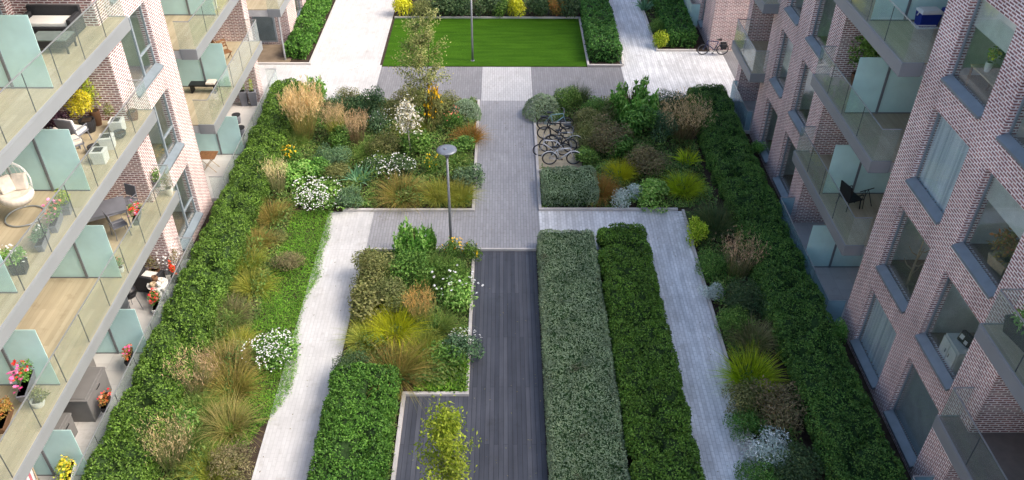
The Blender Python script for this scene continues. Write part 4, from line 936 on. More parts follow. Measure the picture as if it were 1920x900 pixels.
PET = {'white': petal("white_petal", (0.80, 0.78, 0.56), (0.84, 0.83, 0.72)), 'orange': petal("orange_petal", (0.72, 0.32, 0.01), (0.80, 0.42, 0.015)),
       'red': petal("red_petal", (0.55, 0.02, 0.02), (0.66, 0.05, 0.04)), 'pink': petal("pink_petal", (0.72, 0.13, 0.28), (0.78, 0.30, 0.42)),
       'salmon': petal("salmon_petal", (0.60, 0.16, 0.10), (0.66, 0.22, 0.14)), 'yellow': petal("yellow_petal", (0.70, 0.50, 0.03), (0.75, 0.42, 0.05)),
       'magenta': petal("magenta_petal", (0.60, 0.05, 0.22), (0.70, 0.12, 0.30))}

# ------------------------------------------------------------------ kinds of plant: (parts) built on first use, then shared
def r_(k): return np.random.default_rng(abs(hash_(k)) % 100000)
def hash_(k): return sum((i + 3) * ord(c) * 7919 for i, c in enumerate(str(k)))
CACHE = {}
def parts_of(kind, var):
    key = (kind, var)
    if key in CACHE: return CACHE[key]
    rng = r_(key); base, _, c = kind.partition(':')
    out = []
    if base == 'grass':                # arching fountain
        me, tips = grass_mesh("foliage", BLADE[c], rng, 1000, 0.7, 0.9, 0.0095, 0.95, 0.5, 0.2, 5)
        out = [("foliage", me)]
    elif base == 'seedgrass':          # arching with feathery heads
        col, pc = c.split('/')
        me, tips = grass_mesh("foliage", BLADE[col], rng, 1000, 0.7, 0.9, 0.0095, 0.95, 0.46, 0.2, 5)
        out = [("foliage", me)]
    elif base == 'reed':               # upright feather reed
        col, pc = c.split('/')
        me, tips = grass_mesh("foliage", BLADE[col], rng, 260, 0.5, 0.95, 0.011, 0.36, 0.1, 0.2, 4, 0.72)
        out = [("foliage", me), ("seed_head", plume_mesh("seed_head", PLUME[pc], tips[tips[:, 2] > 0.55], rng, 16 if pc == 'cream' else (4 if col == 'pale' else 7), 0.34, 0.024 if pc == 'cream' else 0.016, 0.018, 0.08))]
    elif base == 'strap':
        me, tips = grass_mesh("foliage", BLADE[c], rng, 90, 0.7, 0.7, 0.055, 1.0, 0.35, 0.14)
        out = [("foliage", me)]
    elif base == 'spiky':
        me, tips = grass_mesh("foliage", BLADE[c], rng, 1100, 0.7, 0.75, 0.012, 1.1, 0.35, 0.2, 4)
        out = [("foliage", me)]
    elif base == 'shrub':
        out = [("foliage", shrub_mesh("foliage", LEAF[c], rng, 1700, 0.7, 0.9, 0.10, 0.058)), ("stem", stems_mesh("stem", rng, 0.6, 0.8))]
    elif base == 'fine':               # small leaved, cloudy
        out = [("foliage", shrub_mesh("foliage", LEAF[c], rng, 3000, 0.7, 0.8, 0.065, 0.026, 16, R=(0.24, 0.42), spread=0.62)), ("stem", stems_mesh("stem", rng, 0.55, 0.65, 7))]
    elif base == 'ball':               # clipped mound
        d = dirs(4200, rng, -0.05); lump = 1 + 0.05 * np.sin(d[:, 0] * 7 + 1) * np.sin(d[:, 1] * 6) + rng.normal(0, 0.03, len(d))
        P = d * lump[:, None] * np.array([0.66, 0.66, 0.8]) + np.array([0, 0, 0.04])
        out = [("foliage", quad_mesh("foliage", leaves(P, d, 0.07, 0.036, rng, 0.45), LEAF[c])), ("stem", stems_mesh("stem", rng, 0.55, 0.7, 12, 0.02))]
    elif base == 'upright':            # leafy shoots standing up
        V = []
        for i in range(22):
            a = rng.uniform(0, 2 * pi); q = 0.62 * math.sqrt(rng.random()); hh = rng.uniform(0.55, 1.0) * (1 - 0.85 * q ** 1.3)
            u = rng.random(130) ** 0.95
            ax = np.array([cos(a) * q, sin(a) * q, 0])
            P = ax * (0.55 + 0.6 * u[:, None]) + np.array([0, 0, 1.0]) * (u * hh)[:, None] + rng.normal(0, 0.075, (130, 3)) * (1.5 - u[:, None] * 1.1)
            V.append(leaves(P, nrm(rng.normal(0, 1, (130, 3))), 0.115, 0.06, rng, 0.5, 0.5))
        V = np.concatenate(V); V[:, :, 2] = np.maximum(V[:, :, 2], 0.01)
        out = [("foliage", quad_mesh("foliage", V, LEAF[c])), ("stem", stems_mesh("stem", rng, 0.5, 0.85, 12))]
    elif base == 'flower':             # leafy mound carrying open flowers
        lc, pc, cnt, R = c.split('/')
        me = shrub_mesh("foliage", LEAF[lc], rng, 1200, 0.7, 0.62, 0.085, 0.04)
        P, d = lobed(int(cnt), rng, 8, shell=0.98); P = P * np.array([0.74, 0.74, 0.68]) + np.array([0, 0, 0.06]); P = P[d[:, 2] > -0.1]
        out = [("foliage", me), ("blossom", discs_mesh("blossom", PET[pc], P, rng, float(R)))]
    elif base == 'sparse':             # thin airy stems with a few flowers
        lc, pc, cnt, R = c.split('/')
        me, tips = grass_mesh("foliage", BLADE[lc], rng, 120, 0.7, 0.8, 0.014, 0.6, 0.2)
        P = tips[rng.choice(len(tips), min(len(tips), int(cnt)), replace=False)]
        out = [("foliage", me), ("blossom", discs_mesh("blossom", PET[pc], P, rng, float(R)))]
    CACHE[key] = out
    return out

def plant(kind, x, y, r, h, label, name, cat, group, z=0.0, seed=0):
    rng = random.Random(hash_((kind, x, y)))
    o = thing(name, label, cat, (x, y, z), rng.uniform(0, 6.28), group)
    base = kind.split(':')[0]
    nat_r = {'reed': 0.45}.get(base, 0.7); nat_h = {'flower': 0.66, 'strap': 0.6, 'spiky': 0.62, 'fine': 0.8, 'grass': 0.72, 'seedgrass': 0.78}.get(base, 0.88)
    o.rotation_euler = (rng.gauss(0, .07), rng.gauss(0, .07), o.rotation_euler[2])
    o.scale = (1.27 * r / nat_r, 1.27 * r / nat_r, 1.12 * h / nat_h)
    for nm, me in parts_of(kind, rng.randrange(3)):
        put(nm, me, o)
    return o

# ------------------------------------------------------------------ hedges
def hedge(x0, x1, y0, y1, h, mat, label, L=0.085, W=0.05, dens=260, lump=0.3, cell=0.5, rough=0.05, seed=1, cat="hedge", name="hedge", edge=0.10, group="clipped hedges", rosette=0.085):
    rng = np.random.default_rng(seed)
    o = thing(name, label, cat, ((x0 + x1) / 2, (y0 + y1) / 2, 0), 0, group)
    cx, cy = (x0 + x1) / 2, (y0 + y1) / 2; hx, hy = (x1 - x0) / 2, (y1 - y0) / 2
    dens *= 1.45; areas = np.array([4 * hx * hy, 2 * hy * h, 2 * hy * h, 2 * hx * h, 2 * hx * h]); n = int(areas.sum() * dens)
    f = rng.choice(5, n, p=areas / areas.sum()); u = rng.uniform(-1, 1, n); v = rng.uniform(-1, 1, n); w = rng.random(n) ** 0.8 * h
    P = np.zeros((n, 3)); Nn = np.zeros((n, 3))
    for k, (ax, s) in enumerate(((2, 1), (0, 1), (0, -1), (1, 1), (1, -1))):
        m = f == k
        if ax == 2: P[m] = np.stack([u[m] * hx, v[m] * hy, np.full(m.sum(), h)], 1); Nn[m, 2] = 1
        elif ax == 0: P[m] = np.stack([np.full(m.sum(), s * hx), v[m] * hy, w[m]], 1); Nn[m, 0] = s
        else: P[m] = np.stack([u[m] * hx, np.full(m.sum(), s * hy), w[m]], 1); Nn[m, 1] = s
    rr = min(0.28, h * 0.4, hx * 0.6)
    nc = max(8, int(areas.sum() / (cell * cell)))
    def shape(P, Nn, C=None, rad=None, sink=0.0):
        """rounds the shoulders and swells the faces into domes over scattered centres"""
        inner = np.stack([np.clip(P[:, 0], -hx + rr, hx - rr), np.clip(P[:, 1], -hy + rr, hy - rr), np.minimum(P[:, 2], h - rr)], 1)
        d = P - inner; dl = np.linalg.norm(d, axis=1); m = dl > rr
        P = P.copy(); P[m] = inner[m] + d[m] / dl[m][:, None] * rr
        Nn = nrm(np.where((dl > 1e-6)[:, None], d, Nn))
        if C is None: return P
        amp = np.zeros(len(P)); G = np.zeros_like(P)
        for i0 in range(0, len(P), 4000):
            q = P[i0:i0 + 4000, None, :] - C[None]; dd = (q ** 2).sum(-1)
            hgt = np.sqrt(np.maximum(rad ** 2 - dd, 0)) / cell
            jj = hgt.argmax(1); k = np.arange(len(jj)); amp[i0:i0 + 4000] = hgt[k, jj]; G[i0:i0 + 4000] = q[k, jj] / rad[jj][:, None]
        sk = sink if np.isscalar(sink) else sink
        P = P + Nn * ((amp - 0.8) * lump * (0.55 + 0.45 * np.abs(Nn[:, 2])) - sk)[:, None]
        up = P[:, 2] > 0.3
        P[:, 2] += (np.sin(P[:, 0] * 1.1 + seed) * 0.03 + np.sin((P[:, 1] + cy) * 0.9 + seed * 2) * 0.04) * up
        return P, Nn, G
    C = shape(P[rng.choice(n, nc, replace=False)], np.zeros((nc, 3))); rad = cell * rng.uniform(0.7, 1.15, nc)
    P, Nn, G = shape(P, Nn, C, rad, np.minimum(rng.exponential(0.022, n), 0.12) - 0.03)
    if rosette:                               # leaves sit in whorls round the shoot tips
        m_ = max(1, int(n * 1.45) // 9); ci = np.repeat(rng.choice(n, m_, replace=False), 9)
        cn = nrm(Nn + 0.8 * G)[ci]; off = rng.normal(0, 1, (len(ci), 3)); off -= cn * (off * cn).sum(1, keepdims=True); off = nrm(off)
        q_ = np.sqrt(rng.random(len(ci)))[:, None]
        P = P[ci] + off * q_ * rosette + cn * (1 - q_ ** 2) * rosette * 0.75; Nn = nrm(cn + off * q_ * 1.5); G = np.zeros_like(P)
    ok = P[:, 2] > 0.02
    put("foliage", quad_mesh("foliage", leaves(P[ok], nrm(Nn + 1.2 * G)[ok], L, W, rng, 0.55), mat), o)
    # solid inner body; its dark green stands in for shade between the leaves
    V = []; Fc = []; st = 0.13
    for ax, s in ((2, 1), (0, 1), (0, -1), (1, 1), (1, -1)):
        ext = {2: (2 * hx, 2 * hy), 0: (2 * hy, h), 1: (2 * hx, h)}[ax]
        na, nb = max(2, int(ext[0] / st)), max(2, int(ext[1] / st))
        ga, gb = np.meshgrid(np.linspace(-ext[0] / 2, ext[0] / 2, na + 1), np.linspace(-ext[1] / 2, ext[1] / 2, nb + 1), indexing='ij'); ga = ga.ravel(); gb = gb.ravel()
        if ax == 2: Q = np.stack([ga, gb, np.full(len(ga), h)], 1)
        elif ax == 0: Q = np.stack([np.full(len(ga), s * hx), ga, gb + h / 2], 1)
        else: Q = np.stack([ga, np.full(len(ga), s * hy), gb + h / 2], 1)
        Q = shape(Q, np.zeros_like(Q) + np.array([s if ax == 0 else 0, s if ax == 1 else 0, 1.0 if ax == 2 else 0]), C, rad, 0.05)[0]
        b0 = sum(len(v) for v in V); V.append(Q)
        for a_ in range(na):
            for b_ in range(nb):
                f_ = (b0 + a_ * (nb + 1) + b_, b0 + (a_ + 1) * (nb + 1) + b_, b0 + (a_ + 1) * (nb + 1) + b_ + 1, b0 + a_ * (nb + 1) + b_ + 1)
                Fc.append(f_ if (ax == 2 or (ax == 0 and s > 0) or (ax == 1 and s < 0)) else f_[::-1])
    me = bpy.data.meshes.new("inner_body"); me.from_pydata(np.concatenate(V).tolist(), [], Fc); me.update()
    put("inner_body", me, o, INNER_SHADE)
    return o
INNER_SHADE = leafmat("inner_shade_green", [(0.012, 0.03, 0.008), (0.016, 0.036, 0.01)], 0.0, None, 0.9, 0.4, 9)  # dark tone paints the shade inside the hedges

HG = "clipped hedges"
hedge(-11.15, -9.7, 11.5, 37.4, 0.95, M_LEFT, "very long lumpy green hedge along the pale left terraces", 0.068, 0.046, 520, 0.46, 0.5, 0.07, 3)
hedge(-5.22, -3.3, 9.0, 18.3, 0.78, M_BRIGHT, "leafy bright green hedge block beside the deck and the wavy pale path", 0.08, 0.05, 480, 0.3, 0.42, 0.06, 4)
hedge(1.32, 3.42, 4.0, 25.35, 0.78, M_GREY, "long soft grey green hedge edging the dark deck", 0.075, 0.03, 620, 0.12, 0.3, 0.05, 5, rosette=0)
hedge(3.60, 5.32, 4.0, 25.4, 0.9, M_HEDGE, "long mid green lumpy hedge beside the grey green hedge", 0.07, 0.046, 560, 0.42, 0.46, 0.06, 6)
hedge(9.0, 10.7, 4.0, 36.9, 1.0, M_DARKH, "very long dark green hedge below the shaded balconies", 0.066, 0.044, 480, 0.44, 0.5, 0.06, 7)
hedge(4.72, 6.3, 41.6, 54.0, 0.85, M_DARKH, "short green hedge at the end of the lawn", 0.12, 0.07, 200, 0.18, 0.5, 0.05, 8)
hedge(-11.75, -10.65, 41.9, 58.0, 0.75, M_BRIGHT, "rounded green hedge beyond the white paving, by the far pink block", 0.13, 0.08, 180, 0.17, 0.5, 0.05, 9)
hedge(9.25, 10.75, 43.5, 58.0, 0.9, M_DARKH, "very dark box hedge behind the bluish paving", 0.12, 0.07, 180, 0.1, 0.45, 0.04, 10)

hedge(1.62, 3.85, 27.85, 29.75, 0.85, M_GREY, "large clipped grey green mound at the corner of the central path", 0.075, 0.034, 520, 0.14, 0.4, 0.05, 12, "shrub", "shrub", 0.1, "shrubs in the beds", rosette=0)

# ------------------------------------------------------------------ ground cover
def cover(name, label, polys, n, L, W, mat, seed, hmax=0.12, flowers=0):
    """low spreading growth over rectangles with wandering edges: one mass"""
    rng = np.random.default_rng(seed); out = []
    for (x0, x1, y0, y1, wob) in polys:
        k = int(n * (x1 - x0) * (y1 - y0))
        x = rng.uniform(x0, x1, k); y = rng.uniform(y0, y1, k)
        e = wob * (np.sin(y * 1.7 + seed) + 0.6 * np.sin(y * 3.9 + 1.3))
        hump = np.clip(np.sin(x * 2.1 + seed) * np.sin(y * 1.6 + 2 * seed) * 0.6 + 0.55, 0.08, 1)
        if wob < 0:
            ex = np.interp(y, [15.4, 16.2, 16.8, 17.7, 18.8, 20.2, 21.5, 22.4, 23.4, 24.6, 25.7, 27.5], [-7.5, -7.3, -6.95, -6.62, -6.6, -6.86, -6.98, -6.9, -6.66, -6.82, -6.74, -6.92]) + rng.normal(0, 0.035, k)
            x = x0 + (x - x0) / (x1 - x0) * (ex - x0); e = e * 0
        x = np.where(x > (x0 + x1) / 2, x + e * (x - (x0 + x1) / 2) / ((x1 - x0) / 2), x)
        P = np.stack([x, y, 0.012 + hmax * hump * rng.random(k) ** 0.7], 1)
        out.append(leaves(P, np.tile([0, 0, 1.0], (k, 1)), L, W, rng, 0.55))
    o = put(name, quad_mesh(name, np.concatenate(out), mat))
    return tag(o, label, "ground cover", kind="stuff")
cover("meadow_grass", "bright green grass strip spilling onto the wavy pale path", [(-8.5, -6.95, 15.6, 27.5, -1)], 1500, 0.075, 0.022, M_MEADOW, 21, 0.16)
cover("ground_cover", "low mixed growth between the clumps of the left beds", [(-9.9, -8.4, 12, 27.6, 0), (-9.9, -1.35, 27.75, 37.0, 0)], 560, 0.12, 0.05, M_COVER, 22, 0.55)
cover("ground_cover", "low mixed growth in the middle bed", [(-5.15, -1.2, 17.9, 24.8, 0), (-3.3, -3.16, 9, 17.6, 0)], 560, 0.12, 0.05, M_COVER, 23, 0.5)
cover("ground_cover", "low dark growth between the clumps of the right beds", [(7.4, 8.6, 4, 27.5, 0), (3.5, 8.7, 27.8, 37.0, 0), (1.6, 3.4, 34.9, 37.0, 0), (1.6, 3.6, 27.8, 30.5, 0)], 450, 0.12, 0.05, M_COVER, 24, 0.5)
cover("ground_cover", "bright low leafy carpet above the inner corner of the white kerb", [(-2.75, -1.12, 17.72, 19.1, 0.0)], 1100, 0.09, 0.055, M_MEADOW, 25, 0.3)
cover("ground_cover", "low growth along the far borders", [(-6.4, 4.4, 47.8, 50.6, 0), (8.65, 9.2, 43.2, 52, 0)], 120, 0.13, 0.06, M_COVER, 26, 0.4)

for row in PLANTS:
    plant(*row)

# ------------------------------------------------------------------ trees
def tree(name, label, loc, h, r, leafm, barkm, n, seed, L, W, trunks=1, clear=0.25, upright=0.5, group="young trees in the beds", top=0.35, th=0.035):
    rng = np.random.default_rng(seed)
    o = thing(name, label, "tree", loc, 0, group)
    mb = MB(); P = []; D = []
    for t in range(trunks):
        a0 = 2 * pi * t / trunks + 0.4
        lean = 0.0 if trunks == 1 else 0.16
        tr = [(0.04 * t * cos(a0), 0.04 * t * sin(a0), 0)]
        for i in range(1, 7):
            u = i / 6; tr.append((cos(a0) * lean * h * u * 0.5 + rng.normal(0, 0.02 * h * u * .5), sin(a0) * lean * h * u * 0.5 + rng.normal(0, 0.02 * h * u * .5), h * u * (1 - 0.06 * t)))
        mb.tube(tr, [th * (1 - 0.85 * i / 6) for i in range(7)], 7)
        nb = int(26 / trunks) + 6
        for b in range(nb):
            u = clear + (0.97 - clear) * (b + rng.random()) / nb
            k = u * 6; i = min(5, int(k)); p = np.array(tr[i]) * (1 - (k - i)) + np.array(tr[i + 1]) * (k - i)
            a = b * 2.4 + rng.normal(0, 0.4); ln = r * (1 - abs(u - 0.42) * 1.25) * rng.uniform(0.6, 1.1) + r * 0.12
            d = np.array([cos(a), sin(a), upright * rng.uniform(0.6, 1.5)]); d /= np.linalg.norm(d)
            mid = p + d * ln * 0.5; end = p + d * ln + np.array([0, 0, -0.08 * ln])
            mb.tube([p, mid, end], [th * 0.32, th * 0.2, th * 0.08], 4)
            m = int(n / (nb * trunks)); q = rng.random(m) ** 0.6
            c = p + (end - p) * q[:, None] + rng.normal(0, 0.05 + 0.045 * r, (m, 3)) * (0.5 + q[:, None])
            P.append(c); D.append(nrm(c - p + np.array([0, 0, 0.2])))
    mb.build("trunk", barkm, o, smooth=True)
    P = np.concatenate(P); D = np.concatenate(D)
    put("crown", quad_mesh("crown", leaves(P, D, L, W, rng, 0.7), leafm), o)
    return o
tree("birch_tree", "tall thin airy birch with small yellowish leaves in front of the lawn", (-3.6, 34.6, 0), 5.5, 1.4, LEAF['birch'], BARK, 6500, 41, 0.105, 0.055, 3, 0.14, 0.9, th=0.03)
tree("young_tree", "young yellow green tree rising from the dark deck", (-1.42, 13.4, 0), 4.0, 0.98, LEAF['young'], PALEBARK, 4200, 42, 0.09, 0.052, 1, 0.3, 1.5, th=0.035)
tree("variegated_tree", "small cream leaved tree on a bare pale stem amid the flowers", (-4.15, 31.9, 0), 2.7, 0.8, LEAF['cream'], PALEBARK, 700, 43, 0.12, 0.06, 1, 0.42, 0.4, th=0.04)

def litter(name, label, rects, n, mat, seed):
    rng = np.random.default_rng(seed); out = []
    for (x0, x1, y0, y1) in rects:
        k = int(n * (x1 - x0) * (y1 - y0)); m = rng.random(k)
        x = x0 + (x1 - x0) * np.where(rng.random(k) < 0.6, rng.beta(0.5, 0.5, k), m); y = rng.uniform(y0, y1, k)
        out.append(leaves(np.stack([x, y, np.full(k, 0.012)], 1), np.tile([0, 0, 1.0], (k, 1)), 0.05, 0.03, rng, 0.12))
    o = put(name, quad_mesh(name, np.concatenate(out), mat)); return tag(o, label, "fallen leaves", kind="stuff")
litter("fallen_leaves", "few fallen leaves scattered over paths and deck", [(-6.9, -5.35, 12, 27.4), (-5.2, 7.1, 25.1, 27.5), (-1.1, 1.3, 27.6, 40.8), (5.5, 7.15, 12, 25), (-1.0, 1.2, 12, 24.9), (-10.2, -6.7, 38, 50), (6.5, 8.4, 38, 50)], 1.6, LEAF['brown'], 77)
# ================================================================== lamps
def lamp(loc, label):
    o = thing("street_lamp", label, "street lamp", loc, 0, "disc headed lamps")
    MB().tube([(0, 0, 0), (0, 0, 1.0), (0, 0, 4.05)], [0.062, 0.055, 0.042], 14).build("pole", STEEL, o, smooth=True)
    MB().lathe([(0.11, 0), (0.11, 0.03), (0.07, 0.05)], n=16).build("base_plate", STEEL, o)
    MB().lathe([(0.045, 3.98), (0.075, 4.05), (0.11, 4.2), (0.10, 4.235)], n=20).build("collar", GREYM, o, smooth=True)
    h = MB().lathe([(0.10, 4.235), (0.33, 4.28), (0.36, 4.305), (0.355, 4.33), (0.2, 4.352), (0.02, 4.36)], n=40).build("lamp_head", plain("lamp_disc", (0.16, 0.18, 0.21), 0.4, 0.5, 0.2, 0.05), o, smooth=True)
    MB().lathe([(0.055, 4.353), (0.05, 4.385), (0.02, 4.395)], c=(-0.06, 0.0, 0), n=14).build("sensor", GREYM, h)
    return o
lamp((-1.99, 25.2, 0), "grey street lamp with a round disc head, standing by orange daisies")
lamp((-1.66, 41.75, 0), "far street lamp whose grey pole stands in the lawn edge")

# ================================================================== bicycles
def bicycle(label, loc, rz, fm, extra=None, group="bicycles parked in the gravel bay", lean=0.06):
    o = thing("bicycle", label, "bicycle", loc, rz, group)
    o.rotation_euler = (lean, 0, rz)
    R = 0.335; wb = 1.06
    A, B = (-wb / 2, 0, R), (wb / 2, 0, R)
    bb = (-0.09, 0, 0.29); st = (-0.22, 0, 0.80); hd = (0.36, 0, 0.86); hb = (0.40, 0, 0.70)
    f = MB()
    for a, b_, r in ((bb, st, .023), (st, hd, .023), (bb, hb, .026), (hd, hb, .026)): f.tube([a, b_], r, 8)
    for s in (-0.05, 0.05):
        f.tube([(A[0], s, R), (bb[0], s * .6, bb[2])], .011, 6); f.tube([(A[0], s, R), (st[0], s * .3, st[2] - .04)], .010, 6)
        f.tube([(B[0], s, R), (hb[0] + .03, s, hb[2] - .12), (hb[0], s * .3, hb[2])], .012, 6)
    f.build("frame", fm, o, smooth=True)
    for nm, c in (("rear", A), ("front", B)):
        w = MB().torus(c, R - .02, .021, n=30, m=7).build("wheel", BLACK, o, smooth=True)
        k = MB().torus(c, R - .052, .014, n=26, m=5).tube([(c[0], -.045, c[2]), (c[0], .045, c[2])], .022, 8)
        for i in range(12):
            an = pi * i / 6; k.tube([(c[0], (.02 if i % 2 else -.02), c[2]), (c[0] + (R - .055) * cos(an), 0, c[2] + (R - .055) * sin(an))], .0022, 3)
        k.build("rim", STEEL, w, smooth=True)
    MB().tube([st, (-0.245, 0, 0.93)], .013, 8).build("seat_post", STEEL, o)
    s = MB().add([(-.40, -.07, .95), (-.40, .07, .95), (-.25, .06, .955), (-.10, .018, .95), (-.10, -.018, .95), (-.25, -.06, .955),
                  (-.38, -.06, .90), (-.38, .06, .90), (-.25, .045, .905), (-.12, .012, .92), (-.12, -.012, .92), (-.25, -.045, .905)],
                 [(0, 5, 4, 3, 2, 1), (6, 7, 8, 9, 10, 11), (0, 1, 7, 6), (1, 2, 8, 7), (2, 3, 9, 8), (3, 4, 10, 9), (4, 5, 11, 10), (5, 0, 6, 11)])
    s.build("saddle", BLACK, o, bevel=.01)
    MB().tube([hd, (0.345, 0, 0.97), (0.38, 0, 1.0)], .013, 8).tube([(0.30, -.30, 1.0), (0.39, -.22, 1.01), (0.40, 0, 1.0), (0.39, .22, 1.01), (0.30, .30, 1.0)], .012, 8).build("handlebar", STEEL if fm is not BLACK else BLACK, o, smooth=True)
    c = MB().torus((bb[0], .05, bb[2]), .085, .007, n=20, m=5)
    for sg in (1, -1):
        c.tube([(bb[0], .06 * sg, bb[2]), (bb[0] + .11 * sg, .08 * sg, bb[2] - .12 * sg)], .009, 6); c.obox((bb[0] + .11 * sg, .13 * sg, bb[2] - .12 * sg), (.09, .08, .02))
    c.build("crank", BLACK, o)
    MB().tube([(bb[0], .052, bb[2] + .085), (A[0], .052, R + .035)], .005, 4).tube([(bb[0], .052, bb[2] - .085), (A[0], .052, R - .035)], .005, 4).build("chain", GREYM, o)
    if extra == 'rack':
        r = MB()
        for s_ in (-.06, .06): r.tube([(-.32, s_, .72), (-.72, s_, .72)], .008, 6); r.tube([(-.68, s_, .72), (A[0], s_, R)], .007, 6)
        r.obox((-.52, 0, .725), (.36, .13, .015)); r.build("luggage_rack", BLACK, o)
    if extra == 'bag':
        MB().obox((-.55, .11, .56), (.34, .13, .32), taper=.9).obox((-.55, -.11, .56), (.34, .13, .32), taper=.9).build("pannier", DARK, o, bevel=.03)
    if extra == 'guard':
        for nm, c in (("a", A), ("b", B)):
            pts = [(c[0] + (R + .03) * cos(t), 0, c[2] + (R + .03) * sin(t)) for t in np.linspace(pi * .05, pi * .95, 12)]
            MB().tube(pts, .022, 6).build("mudguard", fm, o, smooth=True)
    return o
TEALP = plain("pale_teal_paint", (0.25, 0.42, 0.44), 0.35); WHITEP = plain("white_bike_paint", (0.75, 0.75, 0.76), 0.3); NAVY = plain("navy_paint", (0.02, 0.035, 0.12), 0.3); SILV = plain("silver_bike_paint", (0.45, 0.46, 0.48), 0.3, .5, .5)
bicycle("pale teal bicycle beside the round grey green bush", (2.42, 34.25, .02), 0.03, TEALP, 'rack')
bicycle("black framed bicycle second from the round bush", (2.40, 33.4, .02), pi + .04, BLACK, 'rack', lean=-.05)
bicycle("silver bicycle between the black one and the white pair", (2.72, 32.55, .02), -.08, SILV, 'guard')
bicycle("dark bicycle squeezed between the silver one and the white pair", (2.45, 32.2, .02), pi - .03, BLACK, None, lean=.1)
bicycle("white bicycle with its front wheel out over the path", (2.16, 31.9, .02), pi + .05, WHITEP, None, lean=-.12)
bicycle("white bicycle parked closest to the large grey mound", (2.55, 31.15, .02), .02, WHITEP, 'guard')
bicycle("dark blue bicycle with black panniers leaning at the brick wall", (11.5, 42.6, 0), pi, NAVY, 'bag', "bicycle by the wall", lean=-.1)

# ================================================================== pots and plants on the balconies
def leafball(parent, r, h, z, leafm, seed, n=420, L=.07, W=.04, name="foliage"):
    rng = np.random.default_rng(seed)
    P, d = lobed(n, rng, 8); P = P * np.array([r, r, h]) + np.array([0, 0, z])
    return put(name, quad_mesh(name, leaves(P, d, L, W, rng), leafm), parent)
def blossoms(parent, r, h, z, pet, seed, n=30, R=.035):
    rng = np.random.default_rng(seed)
    P, d = lobed(n, rng, 6, shell=1.0); P = P * np.array([r, r, h]) + np.array([0, 0, z])
    return put("blossom", discs_mesh("blossom", PET[pet], P, rng, R), parent)
PG = "potted plants on the left balconies"
SEED = [100]
def pot(label, loc, shape, potm, leafk, pr=.16, ph=.3, fr=.3, fh=.4, flower=None, nf=30, group=PG, name="potted_plant", ln=420, lsz=.07, frs=.04):
    SEED[0] += 1
    o = thing(name, label, "potted plant", loc, 0.2, group)
    if shape == 'round':
        MB().lathe([(pr * .7, 0), (pr * .95, ph * .5), (pr, ph), (pr * .86, ph), (pr * .8, ph * .88)], n=20).build("pot", potm, o, smooth=False)
    elif shape == 'box':
        MB().obox((0, 0, ph / 2), (pr * 2, pr * 2, ph), taper=.85).build("pot", potm, o, bevel=.01)
    elif shape == 'tall':
        MB().obox((0, 0, ph / 2), (pr * 2, pr * 2, ph), taper=.7).build("pot", potm, o, bevel=.01)
    elif shape == 'trough':
        MB().obox((0, 0, ph / 2), (pr, pr * 4.4, ph), taper=.85).build("trough", potm, o, bevel=.01)
    MB().obox((0, 0, ph - .015), (pr * 1.1 if shape != 'trough' else pr * .85, pr * 1.1 if shape != 'trough' else pr * 4.0, .03)).build("soil", SOIL, o)
    rng = np.random.default_rng(SEED[0])
    P, d = lobed(ln, rng, 8); k = np.array([fr, fr, fh])
    if shape == 'trough': k = np.array([pr * 1.1, pr * 2.5, fh])
    P = P * k + np.array([0, 0, ph - .02])
    put("foliage", quad_mesh("foliage", leaves(P, d, lsz, lsz * .55, rng), LEAF[leafk]), o)
    for fl_ in ([flower] if isinstance(flower, str) else (flower or [])):
        P, d = lobed(nf, rng, 6, shell=1.0); P = P * k * 1.06 + np.array([0, 0, ph + .02])
        put("blossom", discs_mesh("blossom", PET[fl_], P, rng, frs), o)
    return o

f1, f2, f3, f0 = F[1], F[2], F[3], F[0]
# third floor, left
def lounge(label, loc, rz, sx, sy, cush, back=True):
    o = thing("garden_sofa", label, "outdoor seat", loc, rz, "black woven garden furniture")
    b = MB().obox((0, 0, .19), (sx, sy, .30))
    b.build("seat_base", DARK, o, bevel=.02)
    if back:
        MB().obox((0, sy / 2 - .06, .52), (sx, .12, .42)).build("backrest", DARK, o, bevel=.02)
        for s in (-1, 1): MB().obox((s * (sx / 2 - .06), -.06, .44), (.12, sy - .13, .26)).build("armrest", DARK, o, bevel=.02)
    for a in (-1, 1):
        for c in (-1, 1): MB().tube([(a * (sx / 2 - .07), c * (sy / 2 - .07), 0), (a * (sx / 2 - .07), c * (sy / 2 - .07), .05)], .025, 6).build("leg", BLACK, o)
    MB().obox((0, -.05 if back else 0, .40), (sx - (.28 if back else .06), sy - (.2 if back else .06), .12)).build("cushion", cush, o, bevel=.03)
    return o
lounge("black woven garden sofa with a white seat cushion on the top left balcony", (-12.95, 22.85, f3), 0, 1.5, .8, WHITE)
lounge("black woven armchair with white cushion behind the frosted screen", (-13.75, 21.6, f3), pi / 2, .9, .8, WHITE)
def table(label, loc, rz, sx, sy, h, topm, legm, cat="table", under=None, group=None, th=.04):
    o = thing("garden_table", label, cat, loc, rz, group)
    MB().obox((0, 0, h - th / 2), (sx, sy, th)).build("tabletop", topm, o, bevel=.008)
    for a in (-1, 1):
        for c in (-1, 1): MB().obox((a * (sx / 2 - .05), c * (sy / 2 - .05), (h - th) / 2), (.045, .045, h - th)).build("leg", legm, o)
    if under: MB().obox((0, 0, h - th - under / 2), (sx - .03, sy - .03, under)).build("apron", legm, o)
    return o
table("low black coffee table with a grey green glass top", (-12.45, 21.75, f3), 0, 1.0, .62, .42, plain("grey_green_tabletop", (.16, .2, .19), .25), DARK, "coffee table", .2)
lounge("black woven footstool at the back of the top left balcony", (-13.8, 22.9, f3), 0, .6, .6, DARK, False)
